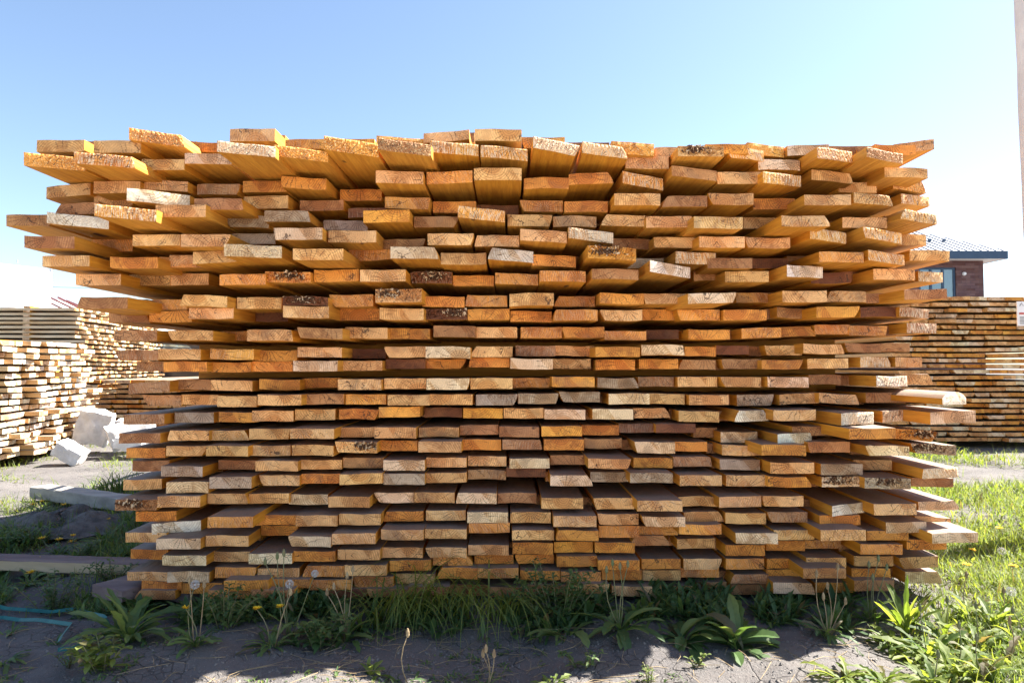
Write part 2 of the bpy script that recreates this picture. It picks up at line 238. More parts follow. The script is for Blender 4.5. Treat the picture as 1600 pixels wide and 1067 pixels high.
# ------------------------------------------------------------------ the boards of the front stack, row by row from the top
# per board: left x, right x, top edge at left and at right, end height (photo pixels), look letters
ROWS='''57 131.2 218.8 218.8 18.8 t|146.2 220 219.5 219.5 19.5 t|208 282 203.8 207.5 18.8 yr|300 365 222 223.8 15 o|358.8 429.5 201.2 201.2 20 t|445 515 217.5 217.5 15.5 y|515 585 216.8 217.5 15.5 y|589.5 661.2 214.2 215 15.5 yr|661.8 733 208.8 202.5 15.5 t|741.8 815 201.2 202.5 18.8 t|815 882.5 214.2 215 17.5 y|954.5 1023.8 222.5 222.5 19.5 yr|1023.8 1090 230 230.8 16.2 t|1102.5 1170 225.2 225.2 15.5 y|1165 1228.8 225 227.5 17 yr|1231.2 1295 227 226.2 16.2 p|1367.5 1431.2 225.8 227 15.5 o|1397.5 1460 225.5 217 16.5 tb
47 123.8 242.5 242.5 20.5 yr|123.8 203.8 241.2 241.2 18 ys|215 287.5 248.8 248.8 17 t|288.8 361.2 239.5 240.5 16.5 p|343.8 426.2 223.8 225 17.5 ps|431.2 509.5 229.5 233 17.5 yr|510 588.8 216.8 220.5 21.5 yr|592.5 672.5 218.8 222.5 18.8 nr|672.5 747.5 222.5 223 18.5 ys|751.2 825 229.5 230 18.8 ys|832.5 907.5 217.5 222.5 18 ps|908.8 982.5 225 227 18 ts|977.5 1045 243.8 244.5 20 t|1059.5 1131.2 228 228.5 16.5 tb|1131.2 1197.5 231.2 232 17.5 ys|1185 1250 248.8 250 16.5 p|1270 1339.5 233.8 232.5 18 ys|1347.5 1418.8 233.8 237 16 nr|1382.5 1450 261.2 263 15.5 t
72.5 140.5 292 285.5 18.5 t|146.8 218 283.8 282.5 19 t|223.2 293 280.5 283.8 16 t|307 375.5 287 288 16.5 n|378.8 447.5 282.5 282.5 18 o|438.8 510 274.5 280 18 o|531.2 596.2 296.2 295.5 18 o|587 661.2 266.2 268.8 19.5 t|666.2 738.2 268.8 267 18.8 o|740.5 815 262.5 262.5 19.5 t|818.8 888.8 277.5 277.5 17.5 o|888.8 958.8 272 268.8 17.5 o|971.2 1038.8 270.5 276.2 19 ys|1050 1120 258 267.5 16.5 n|1121.2 1190 268.8 268.8 19 t|1187.5 1257.5 271.2 271.2 18 ys|1268 1333 264.5 271.2 16.2 t|1310 1371.2 284.5 285 16.5 t|1391.2 1452 278 282 18.8 yr
86.2 153.8 318.8 315 18.5 n|146.2 212.5 306.2 306.2 16.5 t|210 286.2 298.8 300 19.5 wl|303 380 310 310 18 n|380.5 450 307 305.5 20 t|468.8 536.2 313.8 312.5 16 n|543.8 610 325 325 15 d|601.2 672 307.5 309.5 18 o|676.2 743.8 315 315 17.5 o|745 810 320 321.2 14.5 d|812.5 879.5 313 313.8 17.5 o|882 950 315 313.8 17 o|960 1032 302.5 302.5 18.5 t|1035 1105 306.2 306.2 17 n|1107 1177 302 303 18 t|1177.5 1242 310 310 17.5 o|1257.5 1329.5 304.5 304.5 16.5 t|1330 1400 303 303.8 16.5 tr|1401.2 1460.5 305.5 305 15.5 ys
10 83 335.5 335.5 17.5 n|83.8 160 335 337.5 17.5 ws|155 237.5 321.2 325 19 ys|242.5 321.2 320 320 19.5 t|350 420 335.5 337.5 18.8 g|412.5 485 328.8 329.5 17.5 g|506.2 573.8 344.5 345 15.5 g|567 640 328.8 328 19 y|647 716.2 338.8 338 17 n|716.2 788.8 323.8 327.5 18 ys|793.2 863 335 336.2 18 t|864.5 932 337.5 338 16.5 t|939.5 1008.2 335 337 17.5 t|1010 1080.5 338 338 18 t|1085 1160 337.5 340 18.5 t|1161.2 1219.5 340 339.5 18 t|1221.2 1297.5 337.5 337 17 t|1317.5 1385.5 339.2 340.8 16.5 t|1400.8 1471.8 328.8 333.2 16 ys
38 115.5 368.8 369.5 18.8 n|143 207.5 373.8 374.5 18.8 o|206.8 281.2 367 366.2 17.5 t|282 360 366.2 366.2 19.5 t|362 430 365 365 16.5 g|427 503.8 356.2 356.2 18.5 p|513 587.5 360.5 360.5 18.5 t|597.5 665 373.8 373.8 15 n|668.2 740 365 365 18 t|741.5 811.2 367.5 368 17.5 t|813 885.8 357.5 362 18 t|887.5 960 357 362 17 ps|953.8 1016.2 372.5 373.8 16.2 n|1021.8 1088.8 370.5 371.2 16.5 t|1092.5 1163.8 369.5 370 17.5 t|1165.5 1234 370.5 372.5 16.5 t|1259.5 1330 358 361.2 17.5 ys|1343.8 1414.5 355.5 362.5 17.5 ys|1392.5 1447.5 366.2 366.2 17.5 t
64.5 140.5 399.5 399.5 17 t|172 246.2 402 402 17.5 o|248 317.5 402 402 16 o|265.5 335 399.5 397 17.5 t|300.8 375 393.8 390.5 18.8 t|356.2 435 383.8 382 19 pr|457.5 536.2 388.8 388.8 17.5 t|543.2 610 390 387 18.5 o|610 685 385.5 386.2 18.5 p|688.8 759.5 395.5 395.5 18 t|763 833.8 389.5 390.5 18 w|831.2 900 397.5 400.5 17.5 o|918.8 993.8 383 388 20 yb|972.5 1037 403.8 403.8 15.5 g|1053 1122 395 393.8 18.5 ts|1106.2 1175 403 403.8 16 n|1168.8 1231.2 403.8 403.8 15.5 d|1280 1350 393 394.5 16.2 o|1351.2 1420 392 397 16.5 ys|1421.2 1484.5 390.8 391.5 16.5 t
117.5 188.8 428.2 428.2 17.5 t|201.2 266.2 428.8 429.5 17 t|261.2 326.2 428 427 18 t|343 415 428.8 428 16.8 o|413.8 485 424.5 425.5 16.5 ob|490.5 560 422.5 420.5 18.8 o|562.5 633.8 422 421.2 18.5 t|641.2 706.2 424.5 425 18 db|707.5 772 430.5 430.5 16.2 o|773.8 840.8 426.2 428.8 17 o|843.8 915 422.5 423.8 17 o|925 997.5 419.5 421.2 16 n|1011.2 1084.5 410 415 17.5 wl|1084.5 1133 422.5 422.5 16 t|1133.8 1200.8 423.8 423.8 17 t|1223.8 1292.5 416.2 415 18 w|1267.5 1330 426.2 425 17.5 d|1365 1430 420 421.2 17 t|1431.2 1478 424.5 425 16 ts
120.5 198.8 464.5 464 18 n|226.2 292.5 468.8 467.5 16.5 o|281.2 354.5 460 462.5 17.5 t|370 439.5 464.5 464.5 18 t|441.2 512.5 462.5 463.8 14.5 db|514.5 582.5 461.2 460 18.8 o|586.2 658.8 452 451.2 21 tb|659.5 725.5 462.5 463.8 16.5 o|726.8 792.5 461.2 462 17.5 o|796.2 865.5 458.8 457.5 19.5 t|866.2 929.5 463 463 16.2 o|937.5 1006.2 457.5 459.5 16.5 o|1006.2 1075 458.8 458.8 16 t|1075 1150.8 458.8 457 16 p|1150.8 1200 457.5 457.5 15.5 o|1223.8 1291.2 454.5 454.5 18 t|1292 1353 454.5 455.5 17 tb|1353 1400 458 458.8 15.5 n|1412.5 1481.2 453 451.2 16 n
169.5 233 486.2 486.2 18 n|233 300 485.5 485.5 18 o|294.5 365 481.2 481.2 17 t|398.8 450 486.2 486.2 16.5 d|442 513.8 478 479.5 18 t|528.8 592.5 483 482.5 18 o|593 662 481.2 482.5 18 t|664.5 730 483 483 16.5 db|730.8 796.2 483 482.5 17 o|797.5 862 485.5 487 16.5 o|865 933.8 483.8 483.8 17 o|937.5 1003.8 484.5 484.5 16.5 t|1003.8 1058 483 483.8 17 o|1059.2 1123.8 483.8 483.8 16.8 y|1131.2 1197.5 483.8 483.8 16.5 o|1214.5 1275.8 480 483.8 16 n|1276.2 1343.8 479.5 478.8 17 y|1345 1401.2 480 479.5 15.5 d|1400 1458 480 482.5 15 ns
178 245 515.5 516.2 16.5 n|261.8 332.5 516.2 516.2 15.5 t|344.5 400 517.5 517.5 15 o|386.2 457.5 515 515 17.5 t|463.8 535.5 511.2 513.8 16.5 n|539.2 605.5 511.2 512.5 17 t|607.5 671.8 512.5 513.8 16.5 o|677.5 743 508.8 509.5 17.5 n|744.2 808 511.2 511.2 16.5 t|813.8 878 511.2 511.2 17 o|878.8 944.5 511.2 511.2 16.5 o|944.5 1010 517 517.5 14 o|1010 1060 515.5 515 14.5 d|1076.2 1140.5 515 515.5 15 o|1158.8 1221.2 513 511.2 15.8 o|1221.2 1275 511.2 510 15 o|1272.5 1328.8 507.5 507.5 15 o|1327 1387 508.8 509.5 15.5 o|1412 1469.5 505 505 15.5 ns
180.5 246.2 547 547 15.8 n|246.2 313.8 545 545.5 16.5 t|328 396.2 545 546.2 16.2 y|398.8 463.8 547.5 547.5 16.5 o|465 533.8 542.5 543 15.5 t|544.5 602.5 545 545 15 d|600 665 542 541.2 17 t|665 735 541.2 542 17.5 p|735.8 800.8 541.2 541.2 16.5 t|805.8 868.2 540 540.5 16.2 n|868.2 928.8 540 541.2 15.5 t|930.5 1000 542 542 15.2 y|1002.5 1069.5 538.8 538.8 16 p|1070 1119.2 541.2 542 15 o|1119.2 1170 540 540 14 d|1194.5 1253.8 540 539.5 15.5 t|1255.5 1320 537.5 538.8 14.8 t|1320 1376.2 536.2 537.5 14 n|1376.2 1421.2 536.2 536.2 13.5 n
213 257.5 565 565 15.2 n|255.8 322.5 565 565 15.5 o|328.8 393 566.2 566.2 15.2 o|393 457 565 565 15.5 o|457.5 527.5 563.8 563.8 16.2 p|531.2 597 563.8 563.8 15.2 t|602.5 665 561.2 561.2 15 d|666.2 728.2 561.2 561.2 15 o|732.5 796.2 558.8 558.8 15 o|797.5 863.8 560 561.2 16.2 p|864.2 923 560.8 561.2 15.2 t|930.8 992.5 562 562 15.8 o|998.8 1060 561.2 561.2 15.2 o|1060.8 1118 562 562.5 15 n|1127.5 1188.8 561.2 561.2 15.2 n|1190.8 1254.5 562.5 562.5 14.5 o|1262.5 1325 560.5 560 15.5 t|1338.2 1399.5 558 558 15.8 ts|1399.5 1440.8 558 558.8 15.2 t
200.5 265 599.5 595.5 16.5 n|268.8 330 593 593 15.8 n|329.5 393.8 593.8 595 15.8 t|404.5 468.8 592.5 593.8 15.8 o|471.2 532.5 591.2 590 15.2 o|528 595.5 592.5 592.5 16.5 t|600 665.5 591.2 591.2 16.2 t|666.2 733.8 591.2 591.2 17.5 p|735 800.8 590.5 590.5 17 t|800.8 861.2 590.5 590.5 15 o|862.5 929.2 588.8 588.8 15.8 y|933.8 997.5 590.5 591.2 15.5 g|997.5 1052.5 588.8 588.8 15 n|1058.8 1120.8 588.8 588.8 15.5 t|1126.2 1189.5 588.8 589.5 15.5 t|1199.5 1263.8 588.8 589.5 16 p|1263.8 1313.8 585.5 585.5 15 n|1362 1426.2 587.5 588 16.5 ws|1400 1457 584.5 584.5 16.2 t
223 282.5 617 617.5 16.8 n|282.5 341.2 616.2 617 15.5 t|338.8 401.2 618.8 618.8 16.8 t|402 470.8 617 617 16.2 t|472.5 537 616.2 615 15.8 n|539.5 603.2 616.2 616.2 15.5 y|605.5 671.2 617 617 16.2 t|671.2 738.2 616.2 616.2 16.2 t|743.8 808.8 616.2 616.2 16.8 g|809.5 872.5 615 615 15.8 g|873.8 937.5 612.5 612.5 15.8 g|951.2 1015 615 614.5 16.5 p|1010 1070 614.5 616.2 15.8 t|1077 1138.8 617 617 15.5 t|1151.2 1210 617 616.2 17 g|1218.8 1278.8 616.2 613.8 16 t|1280 1342.5 613.8 617.5 15.2 t|1353.8 1415 613.8 613.8 15.5 n|1461.2 1522.5 612 613 19.5 wl
192.5 256.2 647.5 647 15.5 n|272.5 333.8 644.5 644.5 15.8 g|341.2 403.8 643.8 644.5 15.2 o|394.5 457.5 641.2 642 16.5 t|461.2 523.2 639.5 639.5 16.5 t|529.5 592 638.8 639.5 15.5 o|591.8 656.2 636.2 635.5 15.8 y|663 722 637 637 14.5 d|723.8 785.5 637.5 638 15.5 y|787 849.2 638 638 15.5 t|850.8 914.5 639.5 640 15.2 p|925.8 989.5 638.8 639.5 16 p|989.5 1047 638 637.5 15.2 t|1061.2 1123.2 642 643 16.5 t|1143 1206.2 641.2 641.2 17 wv|1208.8 1275 641.2 640 16.5 t|1307.5 1373.2 644.5 644.5 18.8 ws|1373.2 1434.5 641.2 641.2 17.5 ps|1453.8 1525 643.8 641.2 18.8 p
185.5 250 677 676.5 15.5 n|262 325.8 672.5 672.5 15.5 t|327 388.8 673 672.5 15.2 t|389.5 453 670 670 16.2 t|453 522 669.5 670 15.5 t|523.2 585.5 667.5 667.5 15.2 t|585 650 667.5 667.5 17 t|654.5 716.8 667.5 667.5 14.8 t|718.8 778.8 664.5 663.8 15 n|780 842.5 666.2 667 16.2 n|846.2 909.5 666.2 665.5 15.5 y|910 967 664.5 664.5 15.2 o|967 1021.2 662.5 662 13.5 d|1025 1087 662.5 662.5 13.5 d|1126.2 1183.8 675 675 16.5 pb|1210 1274.5 677 677 16.8 ws|1237.5 1300 666.2 666.2 14.5 n|1327.5 1400 670 668.8 16.5 o|1401.2 1465 669.5 674.5 15.8 ob
196.8 258 700 700 15.2 o|258.8 322.5 697 697 15.2 t|321.2 387.5 696.2 697 15.8 t|390.5 453.8 696.2 696.2 15.8 t|455.5 521.2 695 695.5 16.2 t|523.2 589.2 690 691.2 16.5 tb|590.8 652 688 688.8 15.5 o|653.8 720.8 689.5 690 16.8 t|722.5 783 686.2 687 16.2 o|785 847 687 687.5 15 n|850 912.5 686.2 686.2 16.8 o|913 971.8 685.5 685.5 15 n|991.8 1055 690 691.2 17.5 p|1047.5 1105 690 690.5 14.8 o|1127.5 1188.8 695 696.2 16 tb|1190 1260 694.5 695.5 16.5 y|1262.5 1328 690.5 690 16.5 n|1352.5 1422 696.2 697 15.2 p|1425 1493.8 692.5 696.2 15.5 gb
206.2 265 720.5 719 16.2 n|251.2 316.2 728 728.8 15.8 g|341.2 401.2 718.8 719.5 14.2 n|399.2 465 719.5 720.5 15.5 t|470.5 533.8 718.8 718.8 14.2 t|536.2 598.8 715 715.5 15.5 n|598.8 663.8 718.8 718.8 16.2 p|666.2 728.8 715 715 14.8 t|731.2 791.2 712.5 713 15 t|796.2 858.8 716.2 716.2 15.2 p|860 918.8 711.2 711.2 14.5 n|919.2 986.2 716.2 717.5 15.2 t|990 1051.2 715 715.5 15.5 y|1052 1113 713.8 713.8 15 n|1125 1187.5 717.5 718.8 15.8 g|1204.5 1271.8 723 722.5 17 t|1282.5 1348.8 725 725 17 g|1333.8 1393.8 718.8 718.8 15.5 t|1435 1503.8 731.2 732 15.2 ps
192.5 252.5 750 748 15.8 t|260 325 753 752.5 17 p|327 392.5 745.5 745 17.5 g|404.5 468 742.5 742.5 15.8 t|470.8 533 740 740 15.2 o|530.5 597 741.2 738.8 16 t|598.8 663.8 740 740 17 g|666.2 728.8 738.8 738.8 15 t|731.2 790.5 733.8 734.2 14.5 n|791.2 852.5 731.2 731.2 13.8 d|860 926.2 742.5 742.5 16.5 p|922.5 982.5 737.5 737.5 15.2 g|985 1051.2 738.8 738.8 15.2 g|1062.5 1128 742.5 742.5 16.2 t|1135 1198.8 742.5 742.5 17 t|1201.2 1267.5 745 745.5 15.8 y|1285 1351.2 745.5 744.2 15.5 pb|1353 1422 747 747.5 16.5 gb|1425 1490 746.2 747.5 13.8 n
178.8 245 781.2 780.5 16.2 nb|245.8 312.5 775 775 17 t|323.8 387.5 771.2 771.2 15.5 t|388.8 451.2 771.2 770.5 15.2 t|451.2 512 772 772.5 15.8 p|513 577.5 775.5 776.2 16.5 t|584.5 646.2 770 769.5 15.5 p|647.5 710 768.8 770 15.8 t|712.5 775.8 770 770.5 16.2 p|777.5 838.2 770 770 15.5 n|846.2 911.2 778 778 16.5 t|927.5 991.2 778 778 17 t|996.2 1066.2 782 782 16.5 t|1060 1122 775.5 775.5 15.2 t|1123.8 1190 776.2 775 16.5 t|1191.2 1255.5 775 775 16.2 t|1293.8 1358 787.5 787.5 16 w|1365.5 1433 787.5 787 17 t|1435 1500 783.8 782.5 13.8 p
212 275 798.8 798.8 15.5 o|243.8 307.5 815 815.5 16.5 w|323.8 395 808 807 16.5 o|399.2 462.5 805 804.5 15.2 o|462 527 805 805 16.5 t|529.5 595 803 803 16.8 t|600 661.2 798.8 798.8 15.2 o|665.5 727.5 797.5 797 15.5 t|730 793.8 800 800 16.5 p|797.5 860.5 800 800 16.5 t|865 932 806.2 806.2 16.5 t|933.8 998 803 803 16.5 t|1003.8 1070.5 807.5 807.5 15.2 p|1068.8 1131.2 800 798.8 15.8 t|1133.8 1197 801.2 802 16.5 t|1199.2 1262 800 800 15.8 n|1280.5 1345 805 805 15.2 o|1383.8 1448.8 816.2 815.5 16.5 p|1430 1486.2 805.5 810 14.5 t
195.2 260.3 832 832 15 t|244 312.8 841.3 841.3 16.3 p|321.1 387.9 836.3 837 16.3 t|407.6 465.2 821.3 821.3 15 o|450.2 517.2 837.5 838.8 15.5 p|518.5 586.5 833.8 833 16.3 t|595.3 661.6 827.5 828 15.5 t|663.8 728.9 826.3 827 14.5 t|732.6 796.4 817.5 817 15 o|800.2 865.8 828 828.8 15 t|869 935.3 828 829.5 15.5 o|936.3 998.8 822 821 18 o|999.3 1059.4 822.5 822 14 y|1061.4 1127 819.5 819.5 15.3 y|1150.3 1215.3 833 833 16.3 p|1209.1 1272.9 828 827.5 15.5 t|1282.6 1353.2 828 827.5 16.5 t|1355.2 1420.2 829.5 829.5 14.3 o|1457.8 1527.8 833.8 831.3 15.3 p
203.2 262.8 858.1 858.8 14.8 o|253.5 321.6 867.6 868.1 15.3 p|326.6 390.4 861.3 862.1 15.3 t|388.8 455.7 864.6 864.6 16 p|458.2 524 861.3 861.3 15.3 o|527.2 594 858.8 858.8 15.5 t|596.5 660.4 855.1 855.6 15.5 t|664.6 728.9 855.1 855.6 15.3 t|731.4 794.7 851.3 851.3 15.3 t|801 864 847.5 848 17.5 o|865.8 926.6 846.3 846.3 16.3 y|930 991.8 847.5 847.5 15.8 y|985.1 1046.4 837 837 15 nv|1057.7 1118.5 841.3 841.3 15.3 t|1134 1195.3 851.3 851.3 16.5 o|1197.8 1257.9 844.5 845 15.3 o|1257.9 1314.2 843.8 843.8 13 o|1345.1 1410.2 850.1 850.1 16 o|1416.5 1480.3 842.5 842.5 16 o
197.7 261.5 893.1 893.1 13.8 t|261 326.6 893.1 893.1 15.8 p|335.3 400.4 886.3 886.3 16.3 o|402.6 467.2 888.1 887.6 15.5 t|472.7 537.7 883.8 883.8 16.8 o|538.5 604.1 882.6 882.6 16.3 t|609.1 672.9 875.1 874.6 16.5 o|676.3 738.9 868.8 869.6 14 o|741.4 802.2 867.1 867.1 13.5 o|804.5 865.3 866.3 866.3 13.5 o|870.3 932.8 868.8 868.8 16.3 o|935 999.3 875.1 875.1 15.3 o|1002.6 1063.9 873.1 873.1 15.5 o|1068.2 1129 872.6 873.1 16.5 t|1134 1194.8 872.6 872.6 16.5 o|1199 1258.4 872.6 872.6 15.3 y|1260.1 1322.6 871.3 871.3 15.3 t|1335.1 1395.7 868.8 868.8 15.5 t|1405.2 1466.5 871.3 868.8 17 t
220.2 284 907.6 907.6 14.3 o|282.8 346.6 911.4 910.6 15.5 o|350.1 418.9 906.4 906.4 15.8 o|417.6 483.9 905.1 905.1 13 o|482.7 547.7 906.4 905.1 15.5 o|551 614.6 900.6 900.1 16.8 o|617.8 680.4 896.3 896.3 15.3 t|682.1 745.9 886.3 887.1 17 o|746.4 810.2 887.6 887.6 15 o|812.7 875.3 891.3 891.3 14.5 o|876.5 939.1 892.6 893.1 15.8 o|940.5 1002.6 890.6 890.6 15 o|1003.9 1063.9 890.6 890.6 15.8 t|1063.9 1123.5 887.1 887.1 14.5 o|1141.5 1201.6 897.1 897.6 14 n|1197.8 1252.9 889.6 889.6 12.5 o|1255.1 1322.6 887.6 887.6 15.5 n|1331.4 1391.4 888.1 888.1 14.5 o|1414.7 1472.8 893.1 893.1 18 p
209 274 922.1 922.1 13.8 n|325 392.6 922.1 922.1 12.5 o|391.3 460.2 921.4 921.4 12.5 n|460.2 508.2 922.1 922.1 13 o|508.2 572.8 920.1 920.1 12.5 d|572.8 637.8 919.6 919.6 12.5 n|637.5 702.6 916.4 916.4 13 n|702.6 762.7 913.1 913.9 16.5 n|763.9 826.5 917.1 917.1 15.5 n|825.2 887.8 913.1 913.1 15.5 n|887.8 952.4 912.6 912.6 15.5 t|956.3 1018.9 915.6 916.4 15 t|1021.4 1081.9 915.1 915.1 15.3 t|1078.9 1136 908.9 909.6 15.5 n|1142.7 1201.6 912.6 912.6 15.8 n|1209.1 1272.9 910.1 910.6 17 p|1273.8 1332.6 910.1 910.1 15.3 o|1335.1 1397.7 906.4 906.4 16.5 n'''.strip().split('\n')
TONE=dict(o=(.68,.265,.040),t=(.75,.41,.155),y=(.76,.33,.045),p=(.82,.56,.33),w=(.84,.70,.55),g=(.44,.32,.215),d=(.19,.06,.017),n=(.45,.205,.075))
WORD=dict(o='orange',t='tan',y='golden',p='pale',w='whitish',g='grey',d='dark brown',n='brown')
SIDE=[(.76,.345,.030),(.72,.34,.040),(.78,.38,.050)]
class Acc:
    def __init__(s): s.v=[];s.f=[];s.mi=[];s.lc=[];s.tone=[];s.side=[];s.pith=[];s.flag=[]
    def mesh(s,name):
        me=bpy.data.meshes.new(name); me.from_pydata(s.v,[],s.f); me.materials.append(M['side']); me.materials.append(M['end']); me.materials.append(M['bark'])
        me.polygons.foreach_set('material_index',s.mi)
        for nm in('lc','pith','flag'):
            a=me.attributes.new(nm,'FLOAT_VECTOR','POINT'); a.data.foreach_set('vector',np.array(getattr(s,nm),np.float32).ravel())
        for nm in('tone','side'):
            a=me.attributes.new(nm,'FLOAT_COLOR','POINT'); arr=np.ones((len(s.v),4),np.float32); arr[:,:3]=np.array(getattr(s,nm),np.float32); a.data.foreach_set('color',arr.ravel())
        me.update(); return me
def board(acc,w,t,L,place,tone,side,nx=22,nz=6,rough=.0006,saw=0.,rf=0.,tilt=0.,tiltz=0.,slope=0.,cup=0.,wl=0.,wr=0.,flip=False,segs=(0.004,.12,.35,.8,1.6,2.8),arc=0.,rag=0.):
    """board with its sawn end at y=0 running back to y=L; place maps local points to where the board lies"""
    seed=rnd.random(); off=(rnd.uniform(-30,30),rnd.uniform(-30,30),rnd.uniform(-30,30))
    pth=(off[0]+rnd.uniform(-.05,.05),off[1],off[2]+rnd.choice([-1,1,1])*rnd.uniform(.0,.05)+t/2)
    th=rnd.uniform(-.9,.9); ph=[rnd.uniform(0,6.28) for _ in range(6)]
    def P(u,v,y):
        vv=1-v if flip else v
        xl=-w/2+wl*(1-vv)**1.6; xr=w/2-wr*(1-vv)**1.6
        x=xl+(xr-xl)*u; q=2*u-1
        z=t*v+slope*(u-.5)*w+cup*(q*q-.4)
        if arc: z-= arc*t*(abs(q)**3)*(v if not flip else (1-v))*(1 if not flip else -1)
        z+=.0007*math.sin(9*u+ph[0])*(1 if v>.5 else .6)
        return x,y,z
    vs=[];b=len(acc.v); ring=[]
    grid={}
    for j in range(nz+1):
        v=j/nz
        for i in range(nx+1):
            u=i/nx; x,y,z=P(u,v,0)
            e=min(i,nx-i,j,nz-j)
            y=x*tilt+(z-t/2)*tiltz
            s=x*math.cos(th)+z*math.sin(th)
            if e>0:
                y+=rnd.gauss(0,rough)+rough*1.3*math.sin(s*520+ph[1])*(1 if saw else .4)
                if rag: y+=abs(rnd.gauss(0,rag))*(1 if v>.25 else .3)
            else: y+=.0012+abs(rnd.gauss(0,rough*.6))
            grid[i,j]=len(vs); vs.append((x,y,z))
    fs=[];mi=[]
    for j in range(nz):
        for i in range(nx):
            fs.append((grid[i,j],grid[i+1,j],grid[i+1,j+1],grid[i,j+1])); mi.append(1)
    loop=[(i,0) for i in range(nx)]+[(nx,j) for j in range(nz)]+[(i,nz) for i in range(nx,0,-1)]+[(0,j) for j in range(nz,0,-1)]
    prev=[grid[k] for k in loop]; nl=len(loop)
    for y in list(segs)+[L]:
        cur=[]
        for (i,j) in loop:
            x,_,z=P(i/nx,j/nz,0); g=.0012 if y==segs[0] else 0
            cur.append(len(vs)); yy=y+(x*tilt if y<.05 else 0)
            vs.append((x+(0 if y>1 else rnd.gauss(0,.0003)),yy,z+(0 if y>1 else rnd.gauss(0,.0003))))
        for k in range(nl):
            fs.append((prev[k],cur[k],cur[(k+1)%nl],prev[(k+1)%nl])); mi.append(0)
        prev=cur
    fs.append(tuple(prev)); mi.append(1)
    acc.v+=[tuple(place(p)) for p in vs]; acc.f+=[tuple(i+b for i in f) for f in fs]; acc.mi+=mi
    n=len(vs); acc.lc+=[(p[0]+off[0],p[1]+off[1],p[2]+off[2]) for p in vs]; acc.tone+=[tone]*n; acc.side+=[side]*n; acc.pith+=[pth]*n; acc.flag+=[(rf,saw,seed)]*n
BL=[]
for r,row in enumerate(ROWS):
    for k,e in enumerate(row.split('|')):
        a=e.split(); x0,x1,yl,yr,h=map(float,a[:5]); tg=a[5]
        wpx=x1-x0; Y=2.48-(wpx-65)*(.0195 if r<14 else .0155); Y=min(max(Y,2.02),2.57)
        if h<13.5 and wpx<58: Y=2.58
        if 'l' in tg and r==14: Y=2.28
        if r in(15,16) and x0>1290: Y-=.05
        BL.append(dict(r=r,k=k,x0=x0,x1=x1,yl=yl,yr=yr,h=h,tg=tg,Y=Y))
idb=np.full((534,800),-1,int)
for n in sorted(range(len(BL)),key=lambda n:-BL[n]['Y']):
    q=BL[n]; idb[int(q['yl']/2):int((q['yl']+q['h'])/2)+1,int(q['x0']/2):int(q['x1']/2)]=n
cnt=np.bincount(idb[idb>=0],minlength=len(BL))
keep=set(np.argsort(-cnt)[:300].tolist())
ORD='first second third fourth fifth sixth seventh eighth ninth tenth eleventh twelfth thirteenth fourteenth fifteenth sixteenth seventeenth eighteenth nineteenth twentieth twenty-first twenty-second twenty-third twenty-fourth twenty-fifth twenty-sixth twenty-seventh'.split()
def lab(q,nrow):
    tg=q['tg']; s=WORD[tg[0]]
    if 'l' in tg: s='sunlit '+s
    d='sawn board end'
    if 'r' in tg: d='rough speckled board end'
    elif 's' in tg: d='board end with saw stripes'
    elif 'b' in tg: d='board end with broken grain'
    elif 'v' in tg: d='board end with rounded corners'
    pos=ORD[q['k']]+' from left' if q['k']<=nrow/2 else (ORD[nrow-1-q['k']]+' from right')
    pos=pos.replace('first from','outermost from')
    rr=q['r']; row=('%s row from top'%ORD[rr]) if rr<14 else ('%s row from bottom'%ORD[26-rr])
    if rr==0: row='loose top row'
    if rr==26: row='lowest row'
    return '%s %s, %s, %s'%(s,d,pos,row)
rest=Acc(); fill=[]
rc=[len(r.split('|')) for r in ROWS]
